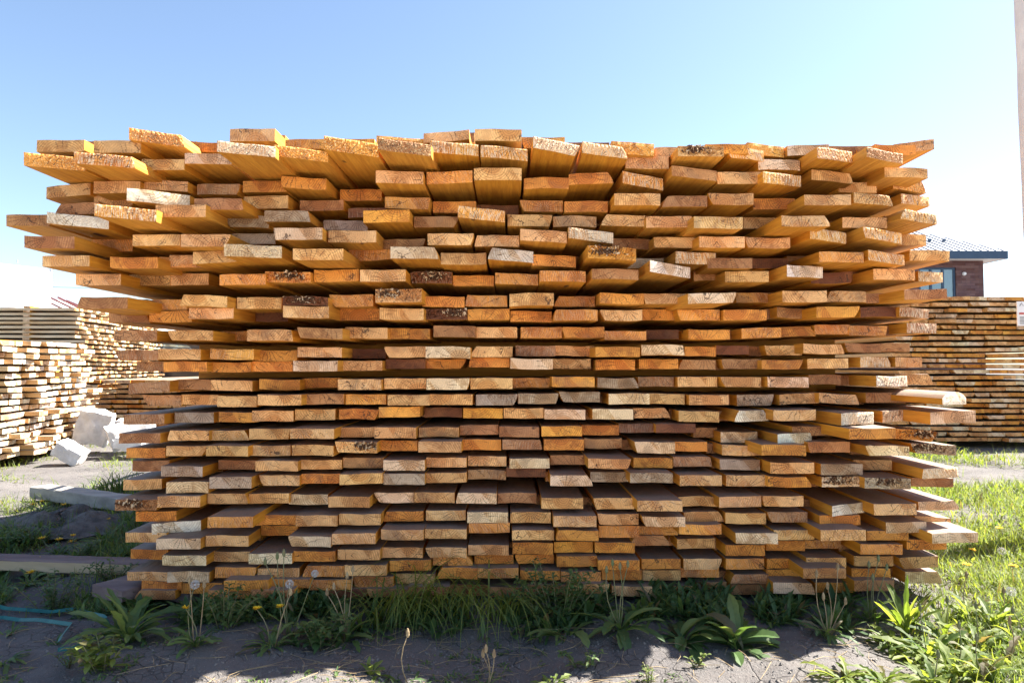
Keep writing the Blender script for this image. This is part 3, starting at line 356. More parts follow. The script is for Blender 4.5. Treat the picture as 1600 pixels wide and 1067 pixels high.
for n,q in enumerate(BL):
    Y=q['Y']; a=at(q['x0'],q['yl'],Y); b=at(q['x1'],q['yr'],Y); t=q['h']*Y/F; w=b.x-a.x
    slope=(b.z-a.z)/w; tg=q['tg']; cx=(a.x+b.x)/2; zt=(a.z+b.z)/2
    c0=TONE[tg[0]]; k=rnd.uniform(.84,1.16); tone=tuple(min(.85,c*k*rnd.uniform(.95,1.05)) for c in c0)
    s0=rnd.choice(SIDE); ks=rnd.uniform(.85,1.12); side=tuple(c*ks for c in s0)
    low=rnd.random(); wl=wr=0; flip=False
    if low<.14: wl=rnd.uniform(.006,.022)
    elif low<.28: wr=rnd.uniform(.006,.022)
    flip=rnd.random()<.4; arc=0
    if 'v' in tg: wl=wr=.022; flip=True
    if 'l' in tg and q['r']==14: arc=.5
    tilt=rnd.gauss(0,.03)
    if 'l' in tg: tilt=.58
    elif tg[0]=='w': tilt=.43
    elif 's' in tg or 'r' in tg: tilt=rnd.uniform(.22,.42)
    rough=.00035; nx,nz=16,4
    if 'r' in tg: rough=.0010; nx,nz=40,11
    elif 's' in tg: rough=.0006; nx,nz=40,9
    elif 'b' in tg: rough=.001; nx,nz=34,10
    yaw=rnd.gauss(0,.006)
    if q['r']<2: yaw+=rnd.gauss(0,.008)
    base=Vector((cx,Y,zt-t)); Rm=Matrix.Rotation(yaw,3,'Z')@Matrix.Rotation(rnd.gauss(0,.002),3,'X')
    prm=dict(nx=nx,nz=nz,rough=rough,saw=1. if 's' in tg else (.25 if rnd.random()<.3 else 0),rf=1. if 'r' in tg else 0.,tilt=tilt,tiltz=rnd.gauss(0,.03),slope=slope,cup=rnd.gauss(0,.0013),wl=wl,wr=wr,flip=flip,arc=arc,rag=.0035 if 'b' in tg else 0.,segs=(.004,.1,.3,.7,1.6))
    if n in keep:
        acc=Acc(); board(acc,w,t,3.7,lambda p:Rm@Vector(p),tone,side,**prm)
        o=link('wooden_board',acc.mesh('wooden_board'),None,base)
        tag(o,lab(q,rc[q['r']]),'board','sawn boards piled in the front stack')
        if 'b' in tg:   # torn bark and splinters on the end
            mb=MB(); c=rnd.uniform(-.25,.25)*w
            for _ in range(110):
                x=c+rnd.gauss(0,.024); x=max(-w/2+.004,min(w/2-.004,x)); z=t*rnd.uniform(.35,1.02)+slope*x
                s=rnd.uniform(.002,.007); rr=Euler((rnd.uniform(0,3),rnd.uniform(0,3),rnd.uniform(0,3))).to_matrix()
                p=Vector((x,x*tilt-rnd.uniform(-.002,.006),z))
                vs=[p+rr@Vector(d)*s for d in((-1,-.4,-.1),(1.3,-.3,0),(1.1,.4,.1),(-.9,.5,0),(0,0,.5))]
                mb.add(vs,[(0,1,4),(1,2,4),(2,3,4),(3,0,4),(3,2,1,0)],1 if rnd.random()<.28 else 0)
            mb.build('bark',[M['bark'],M['splint']],o)
    else:
        prm.update(nx=min(nx,14),nz=min(nz,4)); board(rest,w,t,3.7,lambda p:Rm@Vector(p)+base,tone,side,**prm)
# boards set further back where a row has a hole, so no daylight shows through the stack
for r,row in enumerate(ROWS):
    qs=sorted([q for q in BL if q['r']==r],key=lambda q:q['x0'])
    for a,b in zip(qs,qs[1:]):
        A=at(a['x1'],a['yr'],a['Y']); B=at(b['x0'],b['yl'],b['Y']); A2=at(a['x1'],a['yr'],2.62); B2=at(b['x0'],b['yl'],2.62)
        if B2.x-A2.x>.012:
            w=B2.x-A2.x-.004; zt=(A2.z+B2.z)/2-.002; t=.038; bs=Vector(((A2.x+B2.x)/2,2.62+rnd.uniform(0,.05),zt-t))
            board(rest,w,t,3.5,lambda p:Vector(p)+bs,TONE['n'],SIDE[1],nx=8,nz=3,segs=(.004,1.5))
for yy in (2.95,4.3,5.7): board(rest,.12,.06,3.0,lambda p:Vector((p[1]-1.4,yy+p[0],-.03+p[2])),TONE['n'],SIDE[1],nx=3,nz=2,segs=(.004,1.))
# unseen cross blocks added inside the stack to stop daylight showing through
for zz in np.arange(.30,1.45,.30):
    for yy in (3.3,4.6): board(rest,.2,.2,2.75,lambda p:Vector((p[1]-1.32,yy+p[0],zz+p[2]*.99)),TONE['n'],SIDE[1],nx=3,nz=2,segs=(.004,1.))
board(rest,.2,.25,2.75,lambda p:Vector((p[1]-1.32,3.05+p[0],.74+p[2])),TONE['n'],SIDE[1],nx=3,nz=2,segs=(.004,1.))
# ------------------------------------------------------------------ stacks further off
def far_stack(org,u,n,rows,cols,bw,bt,gap,L,prot=.05,tonek='tpoyt',edge=0,step=None,warp=.0,side_tone=None):
    """org: foot of the near corner of the face the board ends show on; u along the face, n out of it"""
    u=Vector(u+(0,)).normalized(); n=Vector(n+(0,)).normalized()
    for r in range(rows):
        z=.07+r*(bt+gap); x=rnd.uniform(-edge,edge); nc=cols+(step(r) if step else 0)
        rp=rnd.uniform(-.03,.03)
        for c in range(nc):
            wj=bw*rnd.uniform(.85,1.1); p=rp+rnd.uniform(0,prot)
            if rnd.random()<.2: p+=prot*.9
            o=Vector(org)+u*(x+wj/2)+n*p+Vector((0,0,z+warp*math.sin(c*.5+r)))
            x+=wj+.004
            def pl(q): return o+u*q[0]-n*q[1]+Vector((0,0,q[2]))
            tn=TONE[rnd.choice(tonek)]; k=rnd.uniform(.9,1.25)
            board(rest,wj,bt*rnd.uniform(.93,1),L,pl,tuple(min(.85,a*k) for a in tn),side_tone or rnd.choice(SIDE),nx=3,nz=2,rough=.0004,tilt=rnd.gauss(0,.08),wl=rnd.choice([0,0,0,.03]),wr=rnd.choice([0,0,0,.02]),segs=(.004,.2),slope=rnd.gauss(0,.01))
    return
def sticks(org,u,n,rows,bt,gap,along,back,wd=.09):
    u=Vector(u+(0,)).normalized(); n=Vector(n+(0,)).normalized()
    for r in range(rows):
        z=.07+r*(bt+gap)+bt+.001
        for bk in back:
            o=Vector(org)-n*bk+Vector((0,0,z)) -u*.02
            def pl(q): return o-n*q[0]+u*q[1]+Vector((0,0,q[2]))
            board(rest,wd,gap-.002,along,pl,TONE['p'],SIDE[2],nx=3,nz=2,segs=(.004,.3))
# mirrored u keeps faces turned outwards
cA=gnd(-14,735); far_stack((cA.x,cA.y,0),(-.10,.995),(.995,.10),18,11,.14,.040,.0175,2.6,.08,'wwwpp',.05,lambda r:rnd.choice([-1,0,0]),.006,(.72,.50,.25))
sticks((cA.x,cA.y,0),(-.10,.995),(.995,.10),18,.040,.0175,1.6,(.35,))
cB=at(112,572,9.3); far_stack((cB.x,cB.y,0),(-.20,.98),(.98,-.0),26,26,.15,.036,.026,3.6,.10,'ppwtp',.04,None,.004,(.80,.66,.46))
sticks((cB.x,cB.y,0),(-.20,.98),(.98,-.0),26,.036,.026,3.9,(.62,2.4))
cC=at(136,572,8.3); far_stack((cC.x,cC.y,0),(1,0),(0,-1),11,9,.175,.038,.021,3.0,.03,'ttop',.03)
cD=at(1395,572,7.2); far_stack((cD.x,cD.y,0),(1,.02),(0,-1),26,10,.20,.038,.0215,3.4,.06,'tptyp',.05,lambda r: rnd.choice([0,0,1]) if r>4 else 0,.004,(.80,.50,.20))
ro=link('stacked_boards',rest.mesh('stacked_boards'))
tag(ro,'many sawn boards filling out the front stack and forming the smaller lumber stacks behind it','boards',None,'stuff')
# ------------------------------------------------------------------ ground: one sheet, fine near the stack, coarse to the horizon
def hz(x,y):
    z=.018*math.sin(x*1.7+.6)*math.cos(y*1.9)+.012*math.sin(x*4.1+y*2.3)+.007*math.sin(x*9.7-y*7.1+1)
    return z
from mathutils import noise as mn
def gz(x,y):
    f=max(0,1-max(abs(x)-5,0)/4)*max(0,1-max(y-8,0)/5)
    z=hz(x,y)*f
    if f>0: z+=(.028*mn.noise(Vector((x*2.1,y*2.1,0)))+.012*mn.noise(Vector((x*8,y*8,3)))+.006*mn.noise(Vector((x*22,y*22,5))))*f
    # little heap of dark ash left of the stack
    return z-.012
def axis(lo,hi,a,b,st,n):
    fine=list(np.arange(a,b+1e-6,st)); L=[a-(a-lo)*((k/n)**3) for k in range(n,0,-1)]; Rr=[b+(hi-b)*((k/n)**3) for k in range(1,n+1)]
    return L+fine+Rr
xs=axis(-900,900,-3.6,3.6,.03,16); ys=axis(-300,1500,.9,5.2,.03,18)
vs=[(x,y,gz(x,y)) for y in ys for x in xs]; nx=len(xs)
fs=[(j*nx+i,j*nx+i+1,(j+1)*nx+i+1,(j+1)*nx+i) for j in range(len(ys)-1) for i in range(nx-1)]
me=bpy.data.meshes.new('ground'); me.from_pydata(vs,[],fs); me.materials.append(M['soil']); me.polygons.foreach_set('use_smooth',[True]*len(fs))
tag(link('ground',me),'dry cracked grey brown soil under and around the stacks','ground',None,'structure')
def G(px,py):
    p=gnd(px,py); p.z=gz(p.x,p.y); return p
# ------------------------------------------------------------------ leaves and plants
def leaf(mb,base,az,length,width,up,droop,col,lobe=0.,segs=7,fold=.25,twist=0.):
    """tapered leaf: starts at elevation 'up' and bends over by 'droop' radians; lobe cuts the outline into teeth"""
    d2=Vector((math.cos(az),math.sin(az),0)); side=Vector((-math.sin(az),math.cos(az),0)); p=Vector(base); vs=[];fs=[]; e=up
    for i in range(segs+1):
        t=i/segs; w=width*.5*(math.sin(math.pi*min(1,(t*.88+.06)))**.8)*(.45+.75*t if t<.75 else .98)
        if i==segs: w=width*.02
        if lobe and i%2 and 0<i<segs: w*=1-lobe
        w*=rnd.uniform(.78,1.12)
        s2=(side*math.cos(twist*t)+Vector((0,0,1))*math.sin(twist*t))
        nrm=Vector((-d2.x*math.sin(e),-d2.y*math.sin(e),math.cos(e)))
        vs+=[p-s2*w+nrm*w*fold,p+Vector((0,0,0)),p+s2*w+nrm*w*fold]
        p=p+(d2*math.cos(e)+Vector((0,0,math.sin(e))))*length/segs; e-=droop/segs
        if lobe and i%2: p=p
    for i in range(segs):
        a=i*3; fs+=[(a,a+1,a+4,a+3),(a+1,a+2,a+5,a+4)]
    mb.add(vs,fs,0,col)
def blade(mb,base,az,length,width,up,droop,col,segs=4):
    d2=(math.cos(az),math.sin(az)); s=(-math.sin(az)*width*.5,math.cos(az)*width*.5); x,y,z=base; e=up; vs=[]
    for i in range(segs+1):
        t=i/segs; k=1-t**1.6
        if i==segs: vs.append((x,y,z))
        else: vs+=[(x-s[0]*k,y-s[1]*k,z),(x+s[0]*k,y+s[1]*k,z)]
        st=length/segs; x+=d2[0]*math.cos(e)*st; y+=d2[1]*math.cos(e)*st; z+=math.sin(e)*st; e-=droop/segs
    fs=[(2*i,2*i+1,2*i+3,2*i+2) for i in range(segs-1)]+[(2*segs-2,2*segs-1,2*segs)]
    mb.add(vs,fs,0,col)
def lc(): return (rnd.random(),rnd.random()**2,rnd.uniform(.6,1) if rnd.random()<.07 else 0)
def head(parent,p,kind,size=.014):
    mb=MB()
    if kind=='yellow':
        for k in range(70):
            a=rnd.uniform(0,6.28); r=size*rnd.uniform(.2,1.15); e=rnd.uniform(.1,.9)
            q=Vector(p)+Vector((0,0,.002)); d=Vector((math.cos(a)*math.cos(e),math.sin(a)*math.cos(e),math.sin(e)*.7)); s=Vector((-math.sin(a),math.cos(a),0))*.0016
            mb.add([q-s,q+s,q+d*r+s,q+d*r-s],[(0,1,2,3)])
        return mb.build('flower_head',M['yellow'],parent)
    if kind=='fluff':
        for k in range(170):
            d=Vector((rnd.gauss(0,1),rnd.gauss(0,1),rnd.gauss(0,1))).normalized(); q=Vector(p)+d*size*1.0; a=d.orthogonal().normalized(); b=d.cross(a)
            for j in range(3):
                t=j*2.1+rnd.random(); e=a*math.cos(t)+b*math.sin(t); mb.add([q-d*size*.4,q+e*.0042+d*.001,q+e*.0036+b*.0007+d*.001],[(0,1,2)])
        mb.tube([Vector(p)-Vector((0,0,.003)),Vector(p)+Vector((0,0,.003))],[.003,.003],6)
        return mb.build('seed_head',M['fluff'],parent)
    mb.tube([Vector(p)-Vector((0,0,.006)),Vector(p),Vector(p)+Vector((0,0,.010)),Vector(p)+Vector((0,0,.018))],[.003,.0055,.0045,.0015],7)
    for k in range(7):
        a=rnd.uniform(0,6.28); mb.add([Vector(p)+Vector((math.cos(a)*.004,math.sin(a)*.004,.002)),Vector(p)+Vector((math.cos(a+.4)*.004,math.sin(a+.4)*.004,.002)),Vector(p)+Vector((math.cos(a)*.010,math.sin(a)*.010,rnd.uniform(.008,.02)))],[(0,1,2)])
    return mb.build('flower_bud',M['dry'] if kind=='dry' else M['stem'],parent)
def stemmed(root,dx,dy,h,kind,r=.0016,size=.014):
    b=(rnd.uniform(-.01,.01),rnd.uniform(-.01,.01),0); k=rnd.uniform(-.02,.02)
    pts=[(b[0]+dx*t+k*math.sin(3.1*t),b[1]+dy*t,h*t) for t in (0,.25,.5,.75,1)]
    mb=MB(); mb.tube(pts,[r*1.2,r,r,r*.9,r*.8],6); s=mb.build('stem',M['dry'] if kind=='dry' else M['stem'],root,smooth=True); head(s,pts[-1],kind,size); return s
def rosette(px,py,label,n,ln,wd,up=(.2,1.1),lobe=.45,stems=(),mat='leaf',spread=6.28,az0=0,name='dandelion_plant',cat='plant',group=None,droop=(.7,1.8)):
    p=G(px,py); root=empty(name,p,label,cat,group); mb=MB()
    n=int(n*1.5)
    for k in range(n):
        a=az0+spread*(k+rnd.uniform(-.4,.4))/n; l=ln*rnd.uniform(.55,1.1)
        leaf(mb,(rnd.gauss(0,.01),rnd.gauss(0,.01),-.004),a,l,wd*rnd.uniform(.7,1.15),rnd.uniform(*up),rnd.uniform(*droop),lc(),lobe,9 if lobe else 7,.3,rnd.uniform(-.5,.5))
    mb.build('foliage',M[mat],root,lv=True)
    for s in stems: stemmed(root,*s)
    return root
def bushy(px,py,label,ns,h,ll,lw,spread=.08,mat='leaf',name='leafy_weed',buds=(),group=None,dens=11):
    p=G(px,py); root=empty(name,p,label,'plant',group); mb=MB(); sm=MB()
    for k in range(ns):
        a=rnd.uniform(0,6.28); r=spread*rnd.random()**.5; b=Vector((math.cos(a)*r*.4,math.sin(a)*r*.4,0)); hh=h*rnd.uniform(.5,1.05); e=Vector((math.cos(a)*r*1.6,math.sin(a)*r*1.2,hh))
        pts=[b.lerp(e,t)+Vector((0,0,.02*math.sin(3*t))) for t in(0,.33,.66,1)]; sm.tube(pts,[.0022,.0018,.0014,.0008],5)
        for j in range(dens):
            t=.1+.9*j/dens; q=b.lerp(e,t)+Vector((0,0,.02*math.sin(3*t)))
            for s in(0,math.pi): leaf(mb,q,j*1.57+s+rnd.uniform(-.5,.5),ll*rnd.uniform(.5,1.1)*(1.1-.5*t),lw*rnd.uniform(.7,1.1),rnd.uniform(.0,.8),rnd.uniform(.4,1.4),lc(),0,4,.2)
    mb.build('foliage',M[mat],root,lv=True); sm.build('stem',M['stem'],root,smooth=True)
    for s in buds: stemmed(root,*s)
    return root
def tuft(px,py,label,n,ln,lean,group=None,mat='leafb',w=.0062,spread=.045,bias=0):
    p=G(px,py); mb=MB()
    for k in range(n):
        a=rnd.uniform(0,6.28)+0; 
        if rnd.random()<.6: a=rnd.uniform(-2.6,-.5)
        blade(mb,(rnd.gauss(0,spread),rnd.gauss(0,.02),-.005),a,ln*rnd.uniform(.5,1.1),w*rnd.uniform(.7,1.2),rnd.uniform(1.15,1.55),rnd.uniform(*lean),lc(),8)
    o=mb.build('grass_tuft',M[mat],None,p,lv=True); return tag(o,label,'grass',group)
gF='weeds growing along the foot of the front stack'; gS='sunlit weeds right of the front stack'; gL='weeds left of the front stack'
# row of weeds at the foot of the stack, left to right
rosette(203,1000,'toothed long-leaved weed standing upright beside the teal strap',24,.21,.040,(.5,1.4),.42,(),group=gF)
bushy(162,1052,'low light green weed at the photo bottom below the toothed weed',14,.09,.045,.022,.07,mat='leafb',group=gF,dens=5)
rosette(306,1022,'dandelion with one yellow flower and two grey seed heads, left end of stack',14,.11,.024,(.2,1.2),.35,((-.035,0,.115,'yellow',.0016,.013),(-.02,.01,.19,'dry'),(.005,0,.185,'fluff',.0014,.012),(.01,.01,.175,'dry')),group=gF)
bushy(352,990,'green bushy weed with tiny white flowers right of the lone yellow dandelion',9,.13,.04,.015,.08,group=gF)
rosette(425,1015,'dandelion with two yellow flowers side by side in front of stack',16,.11,.022,(.2,1.2),.4,((-.035,0,.115,'yellow',.0016,.014),(.018,.0,.117,'yellow',.0016,.014),(.045,0,.16,'dry')),group=gF)
rosette(452,1000,'dandelion clocks on thin stems behind the two yellow flowers',8,.12,.025,(.4,1.2),.4,((0,0,.165,'fluff',.0014,.012),(.07,0,.195,'fluff',.0014,.010),(-.05,.02,.24,'bud'),(-.02,.02,.25,'bud'),(-.075,.01,.23,'bud')),group=gF)
rosette(540,992,'weed with several brown dry flower stalks left of the long grass',12,.13,.03,(.3,1.3),.3,((0,0,.20,'dry'),(-.035,0,.17,'dry'),(.02,.01,.22,'dry'),(-.06,0,.15,'dry')),group=gF)
bushy(500,1008,'leafy weed between the two-flowered dandelion and the dry stalks',9,.10,.045,.02,.09,group=gF)
tuft(605,962,'long drooping grass tuft, left of the tallest one at the stack foot',55,.40,(2.0,3.3),'long grass tufts at the foot of the stack')
tuft(663,955,'tallest drooping grass tuft at the foot of the stack',75,.50,(2.0,3.3),'long grass tufts at the foot of the stack',bias=1)
tuft(722,955,'thin arching grass tuft just right of the tallest tuft',28,.46,(2.0,3.2),'long grass tufts at the foot of the stack')
tuft(790,960,'drooping grass tuft leaning right beside the dark bushy weed',38,.36,(2.0,3.3),'long grass tufts at the foot of the stack')
bushy(872,965,'dark tall bushy weed with star-like leaves reaching up the stack middle',18,.20,.045,.015,.11,group=gF,dens=14)
rosette(890,985,'long-leaved dark weed spreading under the bushy one',11,.17,.04,(-.1,.9),.3,(),group=gF)
rosette(970,985,'broad-leaved plant with tall seed stalks right of the bushy weed',15,.17,.042,(.0,1.1),.15,((-.02,0,.21,'bud'),(.0,0,.20,'bud'),(.03,0,.21,'bud'),(-.045,0,.19,'bud')),group=gF)
rosette(1068,992,'broad-leaved green plant between the seed-stalk plant and the largest one',16,.15,.045,(.1,1.2),.08,(),group=gF)
rosette(1150,1000,'largest broad-leaved plant whose leaf tips reach into the sun',20,.19,.05,(.1,1.3),.12,(),group=gF)
rosette(1128,968,'small broad-leaved weed tucked against the stack right of its middle',9,.12,.035,(.3,1.2),.1,(),group=gF)
rosette(1292,985,'shaded weed with many bent brown seed stalks near stack right end',13,.11,.022,(.4,1.3),.3,((-.035,0,.20,'dry'),(.0,0,.16,'dry'),(.035,0,.22,'dry'),(.06,0,.11,'dry'),(-.01,0,.13,'dry')),group=gF)
rosette(1362,960,'tall dandelion stalks with buds before the stack right corner',11,.12,.03,(.4,1.2),.3,((.0,0,.19,'bud'),(.03,0,.21,'bud'),(.055,0,.18,'bud'),(.01,0,.15,'bud')),group=gF)
rosette(760,1052,'small dandelion with three closed buds at the bottom middle',12,.075,.018,(.3,1.3),.4,((-.02,0,.085,'dry'),(-.005,0,.10,'dry'),(.02,0,.09,'dry')),group=gF)
rosette(862,1052,'small half sunlit weed on the shadow edge at the bottom',11,.06,.014,(.2,1.1),.3,(),mat='leafb',group=gF)
rosette(637,1055,'tiny plant with one tall pale stalk at the photo bottom',5,.06,.014,(.4,1.2),.2,((.0,0,.135,'dry'),),group=gF)
rosette(585,1050,'small pale weed partly in sun left of the tall pale stalk',9,.06,.018,(.3,1.3),.1,(),mat='leafb',group=gF)
bushy(908,1030,'small dark creeping weed in shade below the seed-stalk plant',6,.05,.03,.012,.05,group=gF,dens=4)
bushy(1015,1052,'tiny reddish green seedling alone on the sunlit soil',4,.05,.02,.008,.02,mat='leafb',group=gF,dens=4)
bushy(1087,1024,'tiny seedling with round leaves at the shadow edge',4,.03,.022,.012,.03,mat='leafb',group=gF,dens=3)
# sunlit side on the right
rosette(1318,1058,'flat jagged dandelion rosette in sun at the bottom, right of shadow corner',20,.11,.022,(.1,.9),.5,(),mat='leafb',group=gS)
rosette(1378,1062,'sunlit jagged dandelion at the bottom edge with upright pale leaves',16,.11,.024,(.4,1.3),.5,(),mat='leafb',group=gS)
rosette(1415,975,'tall upright backlit dandelion leaves in front of the stack corner',14,.19,.026,(1.0,1.5),.3,(),mat='leafb',group=gS,droop=(.2,.9))
rosette(1395,992,'white-edged dandelion half in shade at the stack right corner',16,.13,.03,(.2,1.1),.5,(),mat='leafb',group=gS)
k=0
SL=['wide','narrow','dense','ragged']
for (px,py,ln,txt) in ((1450,1010,.16,'large ragged dandelion right of the tall upright leaves'),(1478,985,.15,'dandelion with broad pale leaves behind the large ragged one'),(1492,1040,.14,'low dandelion with a reddish stem near the bottom right'),(1530,1002,.15,'bushy yellow-green dandelion in the middle of the sunny weeds'),(1560,975,.14,'broad bright dandelion at the right edge level with the stack foot'),(1575,1030,.14,'dandelion with sunlit leaves near the right bottom corner'),(1590,1000,.13,'dandelion cut by the right edge of the photo'),(1455,1058,.10,'small light green dandelion on bare soil at the bottom right'),(1540,1058,.11,'low dandelion at the bottom edge left of the corner one'),(1510,955,.12,'pale dandelion just past the bare patch beside the stack')):
    rosette(px,py,txt,20,ln,.030,(.2,1.35),.45,((rnd.uniform(-.03,.03),0,ln*rnd.uniform(.8,1.2),rnd.choice(['dry','bud'])),),mat='leafb',group=gS)
rosette(1478,662,'two thin dry stalks with buds beside the stack at mid height',5,.10,.02,(.3,1),.3,((-.02,0,.30,'dry'),(.08,0,.34,'dry')),mat='leafb',group=gS) if 0 else None
for (px,py,txt) in ((1567,862,'white dandelion clock in the sunny grass right of the stack'),(1575,940,'lower white dandelion clock at the right edge')):
    rosette(px,py+10,txt,6,.08,.02,(.3,1.2),.4,((0,0,.06,'fluff',.0014,.016),),mat='leafb',group=gS)
for (px,py,txt) in ((1520,872,'yellow dandelion flower nearest the stack in the sunny grass'),(1562,835,'yellow dandelion flower farther back at the right'),(1505,905,'yellow dandelion flower low beside the stack foot'),(1585,905,'yellow dandelion flower at the right edge')):
    rosette(px,py,txt,7,.09,.02,(.3,1.2),.4,((0,0,.07,'yellow',.0014,.017),),mat='leafb',group=gS)
# left side
for (px,py,st,txt) in ((62,885,((-.03,0,.05,'yellow',.0016,.016),(.0,0,.075,'yellow',.0016,.016),(.015,0,.06,'yellow',.0016,.016),(.11,0,.07,'yellow',.0016,.017)),'yellow dandelions in front of the plum timber, left edge'),
    (45,905,((.0,0,.05,'yellow',.0016,.016),(.02,0,.055,'yellow',.0016,.016)),'two low yellow dandelions below the plum timber'),
    (92,855,((-.07,0,.08,'yellow',.0016,.019),(.0,0,.07,'yellow',.0016,.019),(.05,0,.09,'yellow',.0016,.017),(.07,0,.065,'yellow',.0016,.019)),'row of yellow dandelions behind the plum timber'),
    (62,800,((-.04,0,.06,'yellow',.0016,.02),(.02,0,.08,'yellow',.0016,.02),(.14,0,.06,'yellow',.0016,.02)),'yellow dandelions in shade left of the weathered timber')):
    rosette(px,py,txt,16,.12,.024,(.3,1.3),.4,st,group=gL)
rosette(162,845,'grassy green weed with a yellow bud beside the lower left boards',26,.15,.016,(.6,1.4),.1,((.01,0,.13,'yellow',.0016,.010),),group=gL)
bushy(85,935,'dark leafy weed in front of the plum timber',14,.13,.04,.014,.12,group=gL,dens=9)
bushy(30,845,'dark weed on the left edge behind the plum timber',12,.10,.05,.014,.12,group=gL,dens=7)
bushy(118,870,'bushy weed growing against the back of the plum timber',10,.10,.05,.014,.10,group=gL,dens=7)
bushy(175,905,'weed between the plum timber and the wide bottom plank',8,.08,.04,.014,.07,group=gL,dens=6)
rosette(16,985,'small shaded weed on the soil below the teal strap',7,.06,.014,(.3,1.2),.2,(),group=gL)
rosette(5,1030,'green weed cut by the left edge at the bottom',9,.08,.02,(.1,1.0),.2,(),group=gL)
rosette(90,1000,'brownish withered weed beside the strap corner',10,.05,.012,(.1,1.0),.2,(),group=gL)
bushy(112,1035,'thin creeping weed low on the left of the bottom soil',7,.04,.02,.008,.06,group=gL,dens=4)
tuft(195,765,'dark green grass tuft beside the stack above the grey timber',90,.24,(.8,2.2),gL,mat='leaf',w=.008,spread=.09)
tuft(160,765,'wide dark grass tuft left of the one touching the stack',70,.20,(.8,2.2),gL,mat='leaf',w=.008,spread=.12)
# ------------------------------------------------------------------ ground cover nobody could count
mb=MB()
def patchy(x,y,s=1.1,o=0): return mn.noise(Vector((x*s+o,y*s,o)))
n=0
def shade_green(): return (rnd.random()*.5,rnd.random()**3*.6,0)
for _ in range(260000):     # right of the stack
    y=1.2+8.5*rnd.random()**1.25; x=1.0+rnd.random()*(y*.85+1.2)
    px=790+F*x/y
    if px>1720 or px<1330: continue
    if y<2.3 and x<1.2: continue
    if y<3.6 and 1.35<x<1.9: dns_x=.35
    else: dns_x=0
    dns=patchy(x,y)+.45+(.35 if y<5.0 and x>1.5+.12*y else -.40)
    if y<2.6 and x<1.5: dns-=.3
    if rnd.random()>(dns+dns_x)*1.1: continue
    s=.6+.12*y
    z=gz(x,y)
    if rnd.random()<.30: leaf(mb,(x,y,z),rnd.uniform(0,6.28),.06*rnd.uniform(.5,1.3)*s,.013*s,rnd.uniform(.2,1.4),rnd.uniform(.4,1.6),lc(),.35 if rnd.random()<.5 else 0,4)
    else: blade(mb,(x,y,z),rnd.uniform(0,6.28),.085*rnd.uniform(.4,1.4)*s,.0035*s,rnd.uniform(.8,1.5),rnd.uniform(.2,1.6),lc(),3)
tag(mb.build('grass',M['leafb'],None,lv=True),'bright yellow-green grass and weeds covering the sunny ground right of the stack','grass',None,'stuff')
mb=MB()
for _ in range(80000):     # left of the stack and behind
    y=1.9+10*rnd.random()**1.6; x=-.9-rnd.random()*(y*.85)
    px=790+F*x/y
    if px<-90 or px>250 : continue
    if y<2.5: continue
    dns=patchy(x,y,1.7,5)*1.5+.10
    if y<4.6: dns+=.5
    if rnd.random()>dns: continue
    s=.55+.11*y; z=gz(x,y)
    if rnd.random()<.3: leaf(mb,(x,y,z),rnd.uniform(0,6.28),.05*rnd.uniform(.5,1.3)*s,.012*s,rnd.uniform(.2,1.3),rnd.uniform(.4,1.6),lc(),.3,4)
    else: blade(mb,(x,y,z),rnd.uniform(0,6.28),.075*rnd.uniform(.4,1.3)*s,.0035*s,rnd.uniform(.7,1.5),rnd.uniform(.2,1.6),lc(),3)
tag(mb.build('grass',M['leafb'],None,lv=True),'patchy green grass on the ground left of the front stack','grass',None,'stuff')
mb=MB()
for _ in range(9500):     # low weeds under the foot of the stack
    px=rnd.uniform(210,1330); py=rnd.gauss(955,16)
    lim=985 if px<900 else 975
    if py>lim+14*patchy(px*.02,7,1,3) or patchy(px*.014,py*.03,1,2)<-.08: continue
    if 560<px<840 and rnd.random()<.6: continue
    p=G(px,max(py,925)); 
    r=rnd.random()
    if r<.90: leaf(mb,p,rnd.uniform(0,6.28),.08*rnd.uniform(.4,1.3),.021*rnd.uniform(.5,1.2),rnd.uniform(.2,1.4),rnd.uniform(.3,1.6),(rnd.random()*.9,rnd.random()**3*.5,.8 if rnd.random()<.06 else 0),.25 if rnd.random()<.5 else 0,4)
    else: blade(mb,p,rnd.uniform(0,6.28),.10*rnd.uniform(.4,1.2),.0035,rnd.uniform(.8,1.5),rnd.uniform(.2,1.6),(rnd.random()*.6,rnd.random()**3*.3,0),4)
for _ in range(9000):     # weeds left of the stack among the timbers
    px=rnd.uniform(-30,222); py=rnd.uniform(812,958); p=G(px,py)
    if py>930 and px<120 and rnd.random()<.6: continue
    if patchy(p.x,p.y,2.6,11)<-.02: continue
    s_=.7+.35*(p.y-2)
    if rnd.random()<.65: leaf(mb,p,rnd.uniform(0,6.28),.06*rnd.uniform(.4,1.3)*s_,.015*s_*rnd.uniform(.6,1.2),rnd.uniform(.2,1.4),rnd.uniform(.3,1.6),lc(),.25 if rnd.random()<.5 else 0,4)
    else: blade(mb,p,rnd.uniform(0,6.28),.10*rnd.uniform(.4,1.2)*s_,.0035*s_,rnd.uniform(.8,1.5),rnd.uniform(.2,1.6),lc(),4)
for _ in range(900):     # scattered seedlings on the bare strip
    px=rnd.uniform(-20,1350); py=rnd.uniform(975,1075); p=G(px,py)
    if patchy(p.x,p.y,3,9)<.12: continue
    for k in range(rnd.randint(2,5)): leaf(mb,p+Vector((rnd.gauss(0,.006),rnd.gauss(0,.006),0)),rnd.uniform(0,6.28),.018*rnd.uniform(.6,1.4),.007,rnd.uniform(.1,1.0),rnd.uniform(.2,1.2),lc(),0,3)
tag(mb.build('ground_weeds',M['leaf'],None,lv=True),'dark low weeds and seedlings crowding the shaded foot of the front stack','weeds',None,'stuff')
